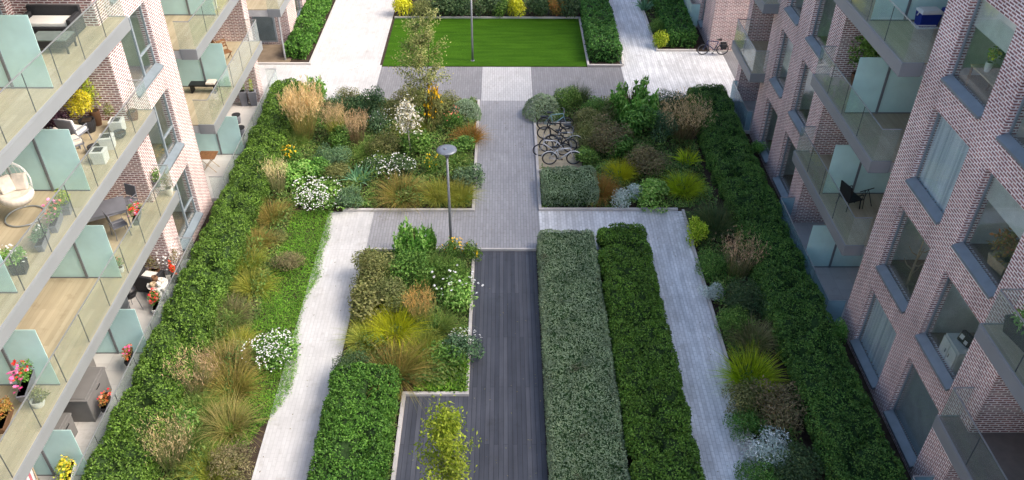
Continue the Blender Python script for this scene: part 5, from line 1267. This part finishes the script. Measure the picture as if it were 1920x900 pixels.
# second floor, left
pot("big bright yellow shrub in a pot against the brick side wall", (-12.85, 22.75, f2), 'round', DARK, 'yellow', .24, .4, .5, .85, ln=900, lsz=.085)
pot("yellow and green potted shrub behind the big yellow one", (-12.75, 23.15, f2 + .0), 'round', TERRA, 'gold', .16, .5, .3, 1.0, ln=420)
pot("almost black purple leaved plant by the balcony door", (-13.5, 22.3, f2), 'round', BLACK, 'purple', .25, .3, .6, .55, ln=800, lsz=.1)
pot("grey leafed herb in a small pot at the balcony end", (-12.2, 23.0, f2), 'round', TERRA, 'olive', .12, .3, .2, .5, ln=180)
pot("brown round clay pot with a few leaves in the balcony corner", (-11.75, 23.5, f2), 'round', TERRA, 'brown', .17, .3, .1, .1, ln=30)
def cube_planter(label, loc, rz):
    o = thing("planter_box", label, "planter", loc, rz, "white cube planters along the glass")
    MB().obox((0, 0, .2), (.40, .40, .40), taper=.9).build("box", WHITE, o, bevel=.012)
    MB().obox((0, 0, .405), (.24, .24, .02)).build("soil", BLACK, o)
    return o
pl = cube_planter("white cube planter beside the brown clay pot", (-11.95, 22.75, f2), .1)
dup(pl, (-11.88, 21.75, f2), .2, "middle one of the white cube planters along the glass")
dup(pl, (-11.8, 20.95, f2), .05, "white cube planter nearest the frosted screen")
def bowl(label, loc):
    o = thing("bowl_planter", label, "planter", loc, 0, "dark bowls between the cube planters")
    MB().lathe([(.08, 0), (.17, .1), (.19, .2), (.165, .2), (.15, .12)], n=20).build("bowl", DARK, o, smooth=True)
    MB().lathe([(.14, .15), (.02, .17)], n=16).build("soil", SOIL, o)
    return o
bowl("dark bowl in front of the cube planter by the clay pot", (-11.75, 22.35, f2)); bowl("dark bowl beside the middle cube planter", (-12.2, 21.5, f2))
def cushion_chair(label, loc, rz, cush, frame, group="chairs on the left balconies"):
    o = thing("garden_chair", label, "chair", loc, rz, group)
    MB().obox((0, 0, .38), (.56, .56, .05)).build("seat", frame, o, bevel=.01)
    MB().obox((0, .27, .68), (.56, .05, .56), (-.15, 0, 0)).build("backrest", frame, o, bevel=.01)
    for a in (-1, 1):
        for c in (-1, 1): MB().tube([(a * .24, c * .24, .36), (a * .27, c * .27, 0)], .018, 6).build("leg", frame, o)
        MB().tube([(a * .3, .27, .62), (a * .3, -.24, .6), (a * .27, -.26, .36)], .016, 6).build("armrest", frame, o)
    if cush: MB().obox((0, -.02, .45), (.52, .5, .11)).obox((0, .2, .7), (.5, .12, .45), (-.15, 0, 0)).build("cushion", cush, o, bevel=.035)
    return o
cushion_chair("low chair with thick cream cushions beside the white planters", (-12.75, 21.35, f2), 2.4, CREAM, GREYM)
cushion_chair("grey chair with a white cushion below the yellow shrub", (-12.9, 22.0, f2), 2.9, WHITE, GREYM)
# hanging egg chair
o = thing("egg_chair", "hanging egg chair with cream cushions on a round base", "chair", (-12.75, 18.15, f2), .5)
MB().torus((0, 0, .03), .48, .022, 'Z', 36, 8).build("base_ring", RAILM, o, smooth=True)
pts = [(0, .48, .03)] + [(0, .55 - .0 * t, .4 + t * .9) for t in (0, .5, 1)] + [(0, .5 * cos(a), 1.35 + .55 * sin(a)) for a in np.linspace(.3, pi * .55, 7)]
MB().tube(pts, .024, 8).build("stand", RAILM, o, smooth=True)
MB().tube([(0, -.02, 1.9), (0, -.02, 1.72)], .008, 5).build("chain", RAILM, o)
bk = MB()
for i in range(14):
    a = pi * (-.05 + 1.1 * i / 13)
    bk.tube([(.46 * cos(a) * sin(t), .38 * sin(a) * sin(t) * .9 - .02, 1.08 - .62 * cos(t) * (-1)) if False else (.46 * cos(a) * sin(t), -.02 + .40 * sin(a) * sin(t), 1.06 + .62 * cos(t)) for t in np.linspace(.08, pi * .93, 12)], .008, 5)
for z, rr in ((.62, .33), (.85, .43), (1.1, .46), (1.35, .41)):
    bk.tube([(rr * cos(a), -.02 + rr * .87 * sin(a), z) for a in np.linspace(-.15, pi + .15, 18)], .008, 5)
bk.build("basket", WHITE, o, smooth=True)
cu = MB().lathe([(.05, .42), (.30, .48), (.42, .62), (.44, .74), (.38, .80), (.12, .74)], n=24)
cu.obox((-.16, .18, .98), (.36, .16, .46), (-.3, 0, .35)).obox((.18, .2, .96), (.36, .16, .44), (-.3, 0, -.35)).build("cushion", CREAM, o, smooth=False, bevel=.05)
pot("yellow green leafy plant in a dark box by the glass, next to the egg chair", (-11.75, 18.35, f2), 'box', GREYM, 'gold', .17, .28, .26, .42, ln=380)
pot("pink and red geraniums in a dark trough beside the egg chair", (-11.72, 17.75, f2), 'trough', GREYM, 'green', .18, .24, .3, .4, ['pink', 'salmon'], 22, ln=320, frs=.05)
pot("green trailing plants with one white flower along the glass", (-11.72, 16.95, f2), 'trough', GREYM, 'teal', .18, .22, .3, .3, ['white'], 6, ln=320)
pot("pale yellow leaved plant in a dark box at the balcony glass", (-11.8, 15.85, f2), 'box', DARK, 'light', .18, .3, .36, .42, ['white'], 30, ln=520)
# first floor, left
table("slate grey dining table on the tan balcony", (-12.95, 22.0, f1), .5, 1.5, .9, .74, GREYM, GREYM, "table", .08)
def dining_chair(label, loc, rz):
    o = thing("dining_chair", label, "chair", loc, rz, "grey dining chairs")
    MB().obox((0, 0, .45), (.46, .46, .03)).build("seat", GREYM, o, bevel=.008)
    MB().obox((0, .23, .74), (.46, .03, .42), (-.12, 0, 0)).build("backrest", GREYM, o, bevel=.008)
    for a in (-1, 1):
        for c in (-1, 1): MB().tube([(a * .2, c * .2, .44), (a * .22, c * .23, 0)], .014, 6).build("leg", GREYM, o)
        MB().tube([(a * .24, .22, .68), (a * .25, -.2, .66), (a * .22, -.22, .44)], .012, 6).build("armrest", GREYM, o)
    return o
dc = dining_chair("grey dining chair facing the brick side wall end of the table", (-12.45, 22.85, f1), -.4)
dup(dc, (-12.3, 21.55, f1), 2.3, "grey dining chair with pale seat side, behind the red flower box")
dup(dc, (-13.6, 21.3, f1), 2.6, "grey dining chair half hidden behind the frosted screen")
pot("red and pink geraniums in a box on the glass by the dining table", (-11.62, 21.55, f1 + .62), 'trough', GREYM, 'green', .18, .2, .3, .34, ['red', 'pink'], 26, ln=300, frs=.055)
pot("small red flowers in a white pot by the fascia", (-11.62, 19.7, f1), 'round', WHITE, 'green', .09, .18, .13, .36, ['salmon'], 10, ln=140)
pot("green leafy plant hung on the glass at the balcony end", (-11.75, 23.75, f1 + .45), 'box', GREYM, 'green', .1, .2, .2, .45, ln=220)
pot("brown leaved plant in a cream pot at the slab end", (-11.5, 23.9, f1), 'round', CREAM, 'brown', .14, .28, .2, .5, ln=220)
pot("red and pink geraniums crowding a trough before the near frosted screen", (-12.0, 14.55, f1 + .35), 'trough', GREYM, 'green', .22, .25, .3, .45, ['red', 'magenta', 'pink'], 14, ln=340, frs=.06)
pot("orange leaved trough on the bottom left balcony rail", (-12.05, 13.5, f1 + .35), 'trough', TERRA, 'autumn', .2, .22, .3, .3, None, ln=360)
pot("trailing green plant in a round white bowl on the tan boards", (-11.75, 14.35, f1), 'round', WHITE, 'olive', .17, .2, .34, .3, None, ln=360)
# ground terrace, left
pot("big white flowering shrub on the terrace below the sunlit window", (-12.05, 23.6, f0), 'box', GREYM, 'brown', .25, .25, .5, .8, ['white', 'white'], 90, ln=420)
pot("brown leafed shrub against the terrace wall", (-12.6, 23.4, f0), 'box', TERRA, 'brown', .2, .25, .35, .6, ln=320)
pot("upright red flower in a dark pot by the terrace glass", (-11.75, 22.95, f0), 'round', BLACK, 'green', .12, .3, .12, .5, ['red', 'red'], 40, ln=60, frs=.05)
pot("red geraniums in a trough on the terrace beside the white vases", (-11.95, 21.6, f0), 'trough', WHITE, 'green', .2, .22, .3, .4, ['red', 'salmon'], 20, ln=320, frs=.05)
lounge("dark grey garden seat with a white fur throw on the left terrace", (-12.55, 22.7, f0), 2.9, .85, .75, WHITE)
o = thing("side_table", "round white side table crowded with ceramic pots", "side table", (-12.05, 22.25, f0))
MB().lathe([(.34, .48), (.36, .5), (.36, .52), (.34, .53)], n=28).build("tabletop", WHITE, o)
for i in range(3): MB().tube([(.26 * cos(i * 2.1), .26 * sin(i * 2.1), 0), (.12 * cos(i * 2.1), .12 * sin(i * 2.1), .48)], .016, 6).build("leg", WHITE, o)
for i, (x, y, r, h, mm) in enumerate(((-.12, .14, .13, .2, TERRA), (.14, .05, .11, .16, CREAM), (-.08, -.14, .13, .14, PALEWOOD), (.14, -.18, .08, .2, WHITE))):
    v = thing("ceramic_pot", ("brown ceramic pot on the round side table", "cream ceramic pot on the round side table", "tan ceramic bowl on the round side table", "slim white ceramic pot on the round side table")[i], "pot", (-12.05 + x, 22.25 + y, f0 + .53), 0, "pots on the side table")
    MB().lathe([(r * .6, 0), (r, h * .55), (r * .7, h), (r * .55, h), (r * .5, h * .8)], n=18).build("body", mm, v, smooth=True)
    MB().lathe([(r * .52, h * .7), (.01, h * .72)], n=14).build("soil", SOIL, v)
for lab, x, y in (("white curved vase on the terrace by the glass", -11.75, 22.05), ("second white vase closer to the red geraniums", -11.95, 22.0)):
    v = thing("vase", lab, "vase", (x, y, f0), 0, "white vases on the terrace")
    MB().lathe([(.08, 0), (.15, .15), (.13, .32), (.07, .42), (.1, .5), (.085, .5), (.06, .4)], n=20).build("body", WHITE, v, smooth=True)
    MB().lathe([(.062, .39), (.01, .395)], n=14).build("inside", BLACK, v)
o = thing("kettle_grill", "round black kettle grill under the tan balcony", "grill", (-12.72, 21.5, f0))
MB().lathe([(.05, .55), (.2, .6), (.28, .75), (.28, .8)], n=24).build("bowl", BLACK, o, smooth=True)
l_ = MB().lathe([(.285, .802), (.25, .92), (.12, 1.0), (.02, 1.01)], n=24).build("lid", BLACK, o, smooth=True)
MB().tube([(-.06, 0, 1.0), (-.05, 0, 1.06), (.05, 0, 1.06), (.06, 0, 1.0)], .012, 6).build("handle", GREYM, l_)
for i in range(3): MB().tube([(.2 * cos(i * 2.1), .2 * sin(i * 2.1), .62), (.3 * cos(i * 2.1), .3 * sin(i * 2.1), 0)], .015, 6).build("leg", STEEL, o)
cushion_chair("grey folding stool beside the kettle grill", (-12.85, 20.85, f0), .2, None, STEEL)
def storage(label, loc, rz, sx, sy, h):
    o = thing("storage_box", label, "storage box", loc, rz, "grey storage boxes")
    MB().obox((0, 0, h / 2 - .03), (sx, sy, h - .06), taper=.96).build("body", STORE, o, bevel=.015)
    l = MB().obox((0, 0, h - .03), (sx + .04, sy + .04, .06)).obox((0, 0, h + .008), (sx - .12, sy - .12, .02)).build("lid", STORE, o, bevel=.012)
    MB().tube([(sx / 2 + .03, -.12, h - .12), (sx / 2 + .05, -.1, h - .12), (sx / 2 + .05, .1, h - .12), (sx / 2 + .03, .12, h - .12)], .012, 6).build("handle", BLACK, l)
    return o
storage("large grey storage box with a lid on the pale terrace", (-12.5, 17.15, f0), 0, .85, 1.35, .95)
storage("smaller grey storage box next to the frosted screen", (-12.75, 15.75, f0), 0, .6, .8, .8)
storage("grey box half under the balcony behind the large storage box", (-13.2, 18.5, f0), 0, .5, .6, .7)
tr = pot("small flower trough with red blooms below the upper frosted screen", (-11.8, 18.75, f0 + .35), 'trough', BLACK, 'autumn', .16, .2, .2, .25, ['red', 'magenta'], 8, ln=160, frs=.05)
pot("small flower trough with red blooms beside the large storage box", (-11.8, 16.85, f0 + .35), 'trough', BLACK, 'autumn', .16, .2, .2, .25, ['red', 'salmon'], 8, ln=160, frs=.05)
pot("fresh green plant in front of the smaller storage box", (-12.75, 15.15, f0), 'round', GREYM, 'light', .12, .3, .2, .4, None, ln=200)
pot("yellow flowered trough topped by one pink bloom at the terrace glass", (-11.75, 14.1, f0 + .4), 'trough', WHITE, 'gold', .24, .22, .3, .4, ['yellow'], 60, ln=320, frs=.045)
pot("single pink bloom standing behind the yellow flowered trough", (-11.75, 14.75, f0 + .4), 'round', WHITE, 'green', .08, .2, .12, .4, ['pink', 'magenta'], 16, ln=60, frs=.05)
o = thing("deck_chair", "pink and white striped deck chair at the lower left corner", "deck chair", (-12.95, 14.0, f0), .6)
st_ = MB(); st2 = MB()
for i in range(9):
    x0 = -.3 + i * .067; (st_ if i % 2 else st2).add([(x0, -.45, .3), (x0 + .067, -.45, .3), (x0 + .067, .05, .28), (x0, .05, .28), (x0, .5, .85), (x0 + .067, .5, .85)], [(0, 1, 2, 3), (3, 2, 5, 4)])
cl_ = st_.build("fabric", plain("pink_stripe", (.5, .16, .2), .9), o); st2.build("stripe", plain("white_stripe", (.75, .72, .7), .9), cl_)
for s in (-.33, .33): MB().tube([(s, -.5, .31), (s, .08, .27), (s, .54, .88)], .018, 6).tube([(s, -.3, 0), (s, .3, .6)], .018, 6).tube([(s, .35, 0), (s, -.3, .3)], .018, 6).build("frame", PALEWOOD, o)
# left far bay
def wood_chair(label, loc, rz):
    o = thing("folding_chair", label, "chair", loc, rz, "brown wooden folding furniture")
    s = MB(); b = MB()
    for i in range(5): s.obox((0, -.18 + i * .09, .44), (.42, .07, .02))
    for i in range(3): b.obox((0, .22 + i * .03, .62 + i * .12), (.42, .02, .08), (-.2, 0, 0))
    s.build("seat", WOOD, o); b.build("backrest", WOOD, o)
    for a in (-.2, .2):
        MB().tube([(a, -.22, 0), (a, .12, .45), (a, .32, .95)], .016, 6).build("leg", WOOD, o); MB().tube([(a * .85, .24, 0), (a * .85, -.2, .45)], .016, 6).build("leg", WOOD, o)
    return o
wc = wood_chair("brown wooden folding chair at the end of the upper far balcony", (-12.35, 34.6, f1), .8)
dup(wc, (-12.9, 35.3, f1), 2.4, "second wooden folding chair by the brick pier of the far balcony")
o = thing("folding_table", "brown slatted folding table with crossed legs on the white terrace", "table", (-12.6, 30.5, f0), 0, "brown wooden folding furniture")
t_ = MB()
for i in range(6): t_.obox((0, -.28 + i * .112, .72), (.75, .095, .022))
t_.build("tabletop", WOOD, o)
for y in (-.25, .25): MB().tube([(-.3, y, 0), (.3, y, .7)], .015, 6).build("leg", PALEWOOD, o); MB().tube([(.3, y * .9, 0), (-.3, y * .9, .7)], .015, 6).build("leg", PALEWOOD, o)
o = thing("bench", "low black bench with a cream cushion behind the far frosted screen", "bench", (-12.5, 31.6, f1), 0)
MB().obox((0, 0, .36), (1.1, .4, .06)).build("seat", BLACK, o)
for a in (-.48, .48): MB().obox((a, 0, .165), (.06, .36, .33)).build("leg", BLACK, o)
MB().obox((.35, 0, .44), (.38, .4, .1)).build("cushion", CREAM, o, bevel=.03)
tp = pot("tall tapered grey planter with thin yellow leaves beside the glass corner", (-12.15, 36.4, f0), 'tall', GREYM, 'gold', .2, .75, .16, .5, None, ln=90, group="tall grey planters")
pot("second tall grey planter with pale leaves, inner one of the pair", (-12.6, 36.4, f0), 'tall', GREYM, 'light', .2, .75, .16, .5, None, ln=90, group="tall grey planters")
pot("white pot with bright green leaves on the upper far balcony", (-11.75, 32.75, f2), 'tall', WHITE, 'light', .14, .5, .26, .5, ['white'], 8, ln=260)
for lab, x, y in (("dark patterned stool on the white terrace, far one", -12.5, 34.6), ("dark patterned stool on the white terrace, near one", -12.0, 33.4)):
    v = thing("garden_stool", lab, "stool", (x, y, f0), 0, "dark stools on the white terrace")
    MB().lathe([(.14, 0), (.18, .2), (.15, .4), (.02, .41)], n=16).build("body", GREYM, v, smooth=True)
    MB().lathe([(.2, .412), (.2, .45), (.02, .46)], n=16).build("cushion", DARK, v)
# right balconies
RG = "plants on the right balconies"
pot("large dark green bush in a tub on the shaded balcony", (12.2, 25.9, f2), 'round', TERRA, 'green', .3, .45, .7, 1.7, None, ln=1500, lsz=.13, group=RG)
pot("bright green leafy plant on the lower right balcony", (11.6, 13.1, f2), 'trough', DARK, 'light', .34, .4, .4, .6, None, ln=520, lsz=.12, group=RG)
pot("brown leaved plant behind the bright green one on the lower right balcony", (11.75, 13.45, f2), 'round', TERRA, 'brown', .16, .4, .3, .8, None, ln=320, lsz=.1, group=RG)
pot("pale flowered plant at the right edge of the lower right balcony", (11.8, 12.3, f2), 'round', WHITE, 'olive', .15, .3, .3, .4, ['white'], 20, ln=220, group=RG)
o = thing("cool_box", "blue cool box with a white lid on the upper right balcony", "cool box", (12.6, 23.55, f3), .05)
MB().obox((0, 0, .24), (.62, .42, .40), taper=.86).build("body", BLUE, o, bevel=.02)
l_ = MB().obox((0, 0, .48), (.64, .44, .08)).obox((0, 0, .53), (.56, .36, .04)).build("lid", WHITE, o, bevel=.02)
MB().tube([(-.34, 0, .36), (-.36, -.1, .50), (-.30, -.22, .46)], .02, 6).build("handle", WHITE, o)
MB().obox((0, 0, .02), (.66, .46, .04)).build("tray", WHITE, o, bevel=.01)
o = thing("water_can", "white canister with a blue cap next to the cool box", "canister", (13.12, 23.65, f3))
MB().lathe([(.13, 0), (.15, .05), (.15, .3), (.08, .36)], n=18).build("body", WHITE, o, smooth=True)
MB().lathe([(.1, .361), (.13, .4), (.11, .52), (.03, .55)], n=18).build("cap", BLUE, o, smooth=True)
cushion_chair("black framed chair beside the blue capped canister", (13.5, 23.5, f3), 2.6, None, BLACK, "dark chairs on the right balconies")
cushion_chair("dark chair behind the glass of the shaded first floor balcony", (11.75, 23.2, f1), 1.9, None, BLACK, "dark chairs on the right balconies")
v = thing("trestle", "thin folded black trestle beside the dark chair", "trestle", (12.3, 23.3, f1), .4)
for s in (-.2, .2): MB().tube([(s, -.2, 0), (s * .3, 0, .6), (s, .2, 0)], .014, 6).build("leg", BLACK, v)
MB().tube([(-.3, 0, .6), (.3, 0, .6)], .016, 6).build("crossbar", BLACK, v)
# seen through the right hand windows
def inside_table(label, loc, rz, sx, sy): return table(label, loc, rz, sx, sy, .74, PALEWOOD, WOOD, "table", None, "tables behind the windows")
inside_table("pale wooden table behind the top right window", (12.2, 18.75, f3), 0, .7, 1.3)
pot("yellow flowers in a white vase on the table behind the window", (12.05, 18.95, f3 + .74), 'round', WHITE, 'gold', .09, .25, .18, .35, ['yellow'], 12, ln=120, group="plants behind the right windows", frs=.06)
pot("dark green houseplant filling the top right window", (12.9, 19.3, f3), 'round', TERRA, 'dark', .25, .4, .6, 1.3, None, ln=900, lsz=.14, group="plants behind the right windows")
pot("yellow and red houseplant behind the lower of the near windows", (12.15, 15.6, f2 + .3), 'box', PALEWOOD, 'autumn', .3, .3, .55, .7, ['yellow'], 10, ln=500, lsz=.11, group="plants behind the right windows")
o = thing("coat_stand", "pale branching wooden coat stand behind the window", "coat stand", (12.1, 18.95, f1), .4)
MB().tube([(0, 0, 0), (.03, .02, .9), (0, 0, 1.7)], [.04, .035, .02], 8).build("trunk", PALEWOOD, o, smooth=True)
for i in range(7):
    a = i * 2.2; z = .5 + .17 * i; MB().tube([(0, 0, z), (.18 * cos(a), .18 * sin(a), z + .1), (.32 * cos(a), .32 * sin(a), z + .3)], [.025, .02, .012], 6).build("arm", PALEWOOD, o, smooth=True)
for i in range(3): MB().tube([(0, 0, .12), (.3 * cos(i * 2.1), .3 * sin(i * 2.1), 0)], .022, 6).build("leg", PALEWOOD, o)
o = thing("cabinet", "white cabinet behind the window, with a patterned cushion on top", "cabinet", (12.1, 15.72, f1), 0)
MB().obox((0, 0, .4), (.5, .8, .8)).build("body", WHITE, o, bevel=.01)
for s in (-.2, .2):
    d_ = MB().obox((-.285, s, .4), (.02, .36, .7)).build("door", WHITE, o, bevel=.004)
    MB().obox((-.305, s * .5, .45), (.02, .02, .12)).build("handle", STEEL, d_)
o = thing("cushion", "black and white patterned cushion on the white cabinet", "cushion", (12.15, 15.72, f1 + .8), .3)
c_ = MB().obox((0, 0, .16), (.14, .4, .34), (0, .3, 0)).build("cover", BLACK, o, bevel=.05)
MB().obox((-.085, .07, .2), (.012, .12, .12), (0, .3, 0)).obox((-.085, -.09, .12), (.012, .1, .1), (0, .3, 0)).build("motif", WHITE, c_)

# ================================================================== light and camera
w = bpy.data.worlds.new("World"); SC.world = w; w.use_nodes = True
nt = w.node_tree; nt.nodes.clear()
ELEV, AZ = radians(44), radians(98)      # AZ clockwise from +Y
sky = nt.nodes.new("ShaderNodeTexSky"); sky.sky_type = 'NISHITA'; sky.sun_disc = False
sky.sun_elevation = ELEV; sky.sun_rotation = AZ; sky.dust_density = 3.5; sky.ozone_density = 0.9
bg = nt.nodes.new("ShaderNodeBackground"); bg.inputs[1].default_value = SKY_STRENGTH
ow = nt.nodes.new("ShaderNodeOutputWorld")
nt.links.new(sky.outputs[0], bg.inputs[0]); nt.links.new(bg.outputs[0], ow.inputs[0])
sl = bpy.data.lights.new("sun", 'SUN'); sl.energy = SUN_STRENGTH; sl.angle = radians(SUN_ANGLE); sl.color = (1.0, 0.895, 0.765)
so = link(bpy.data.objects.new("sun", sl))
d = Vector((sin(AZ) * cos(ELEV), cos(AZ) * cos(ELEV), sin(ELEV)))
so.rotation_euler = d.to_track_quat('Z', 'Y').to_euler(); so.location = (60, 0, 60)

cam = bpy.data.cameras.new("camera"); co = link(bpy.data.objects.new("camera", cam))
cam.sensor_width = 36.0; cam.lens = 1556.81 / 1920 * 36; cam.clip_end = 500; cam.clip_start = 0.1
R3 = Matrix(((0.999945670, 0.000091538, -0.010423417), (-0.008369307, 0.603140166, -0.797591308), (0.006213784, 0.797635212, 0.603108163)))
# columns: right, up, back
co.matrix_world = Matrix.Translation((0, 0, 19.4)) @ R3.to_4x4()
SC.camera = co
vs_ = SC.view_settings
vs_.view_transform = 'Standard'; vs_.look = 'None'; vs_.gamma = 1.0; vs_.use_curve_mapping = False; vs_.exposure = EXPOSURE
SC.cycles.transparent_max_bounces = 24; SC.cycles.max_bounces = 8; SC.cycles.use_denoising = True
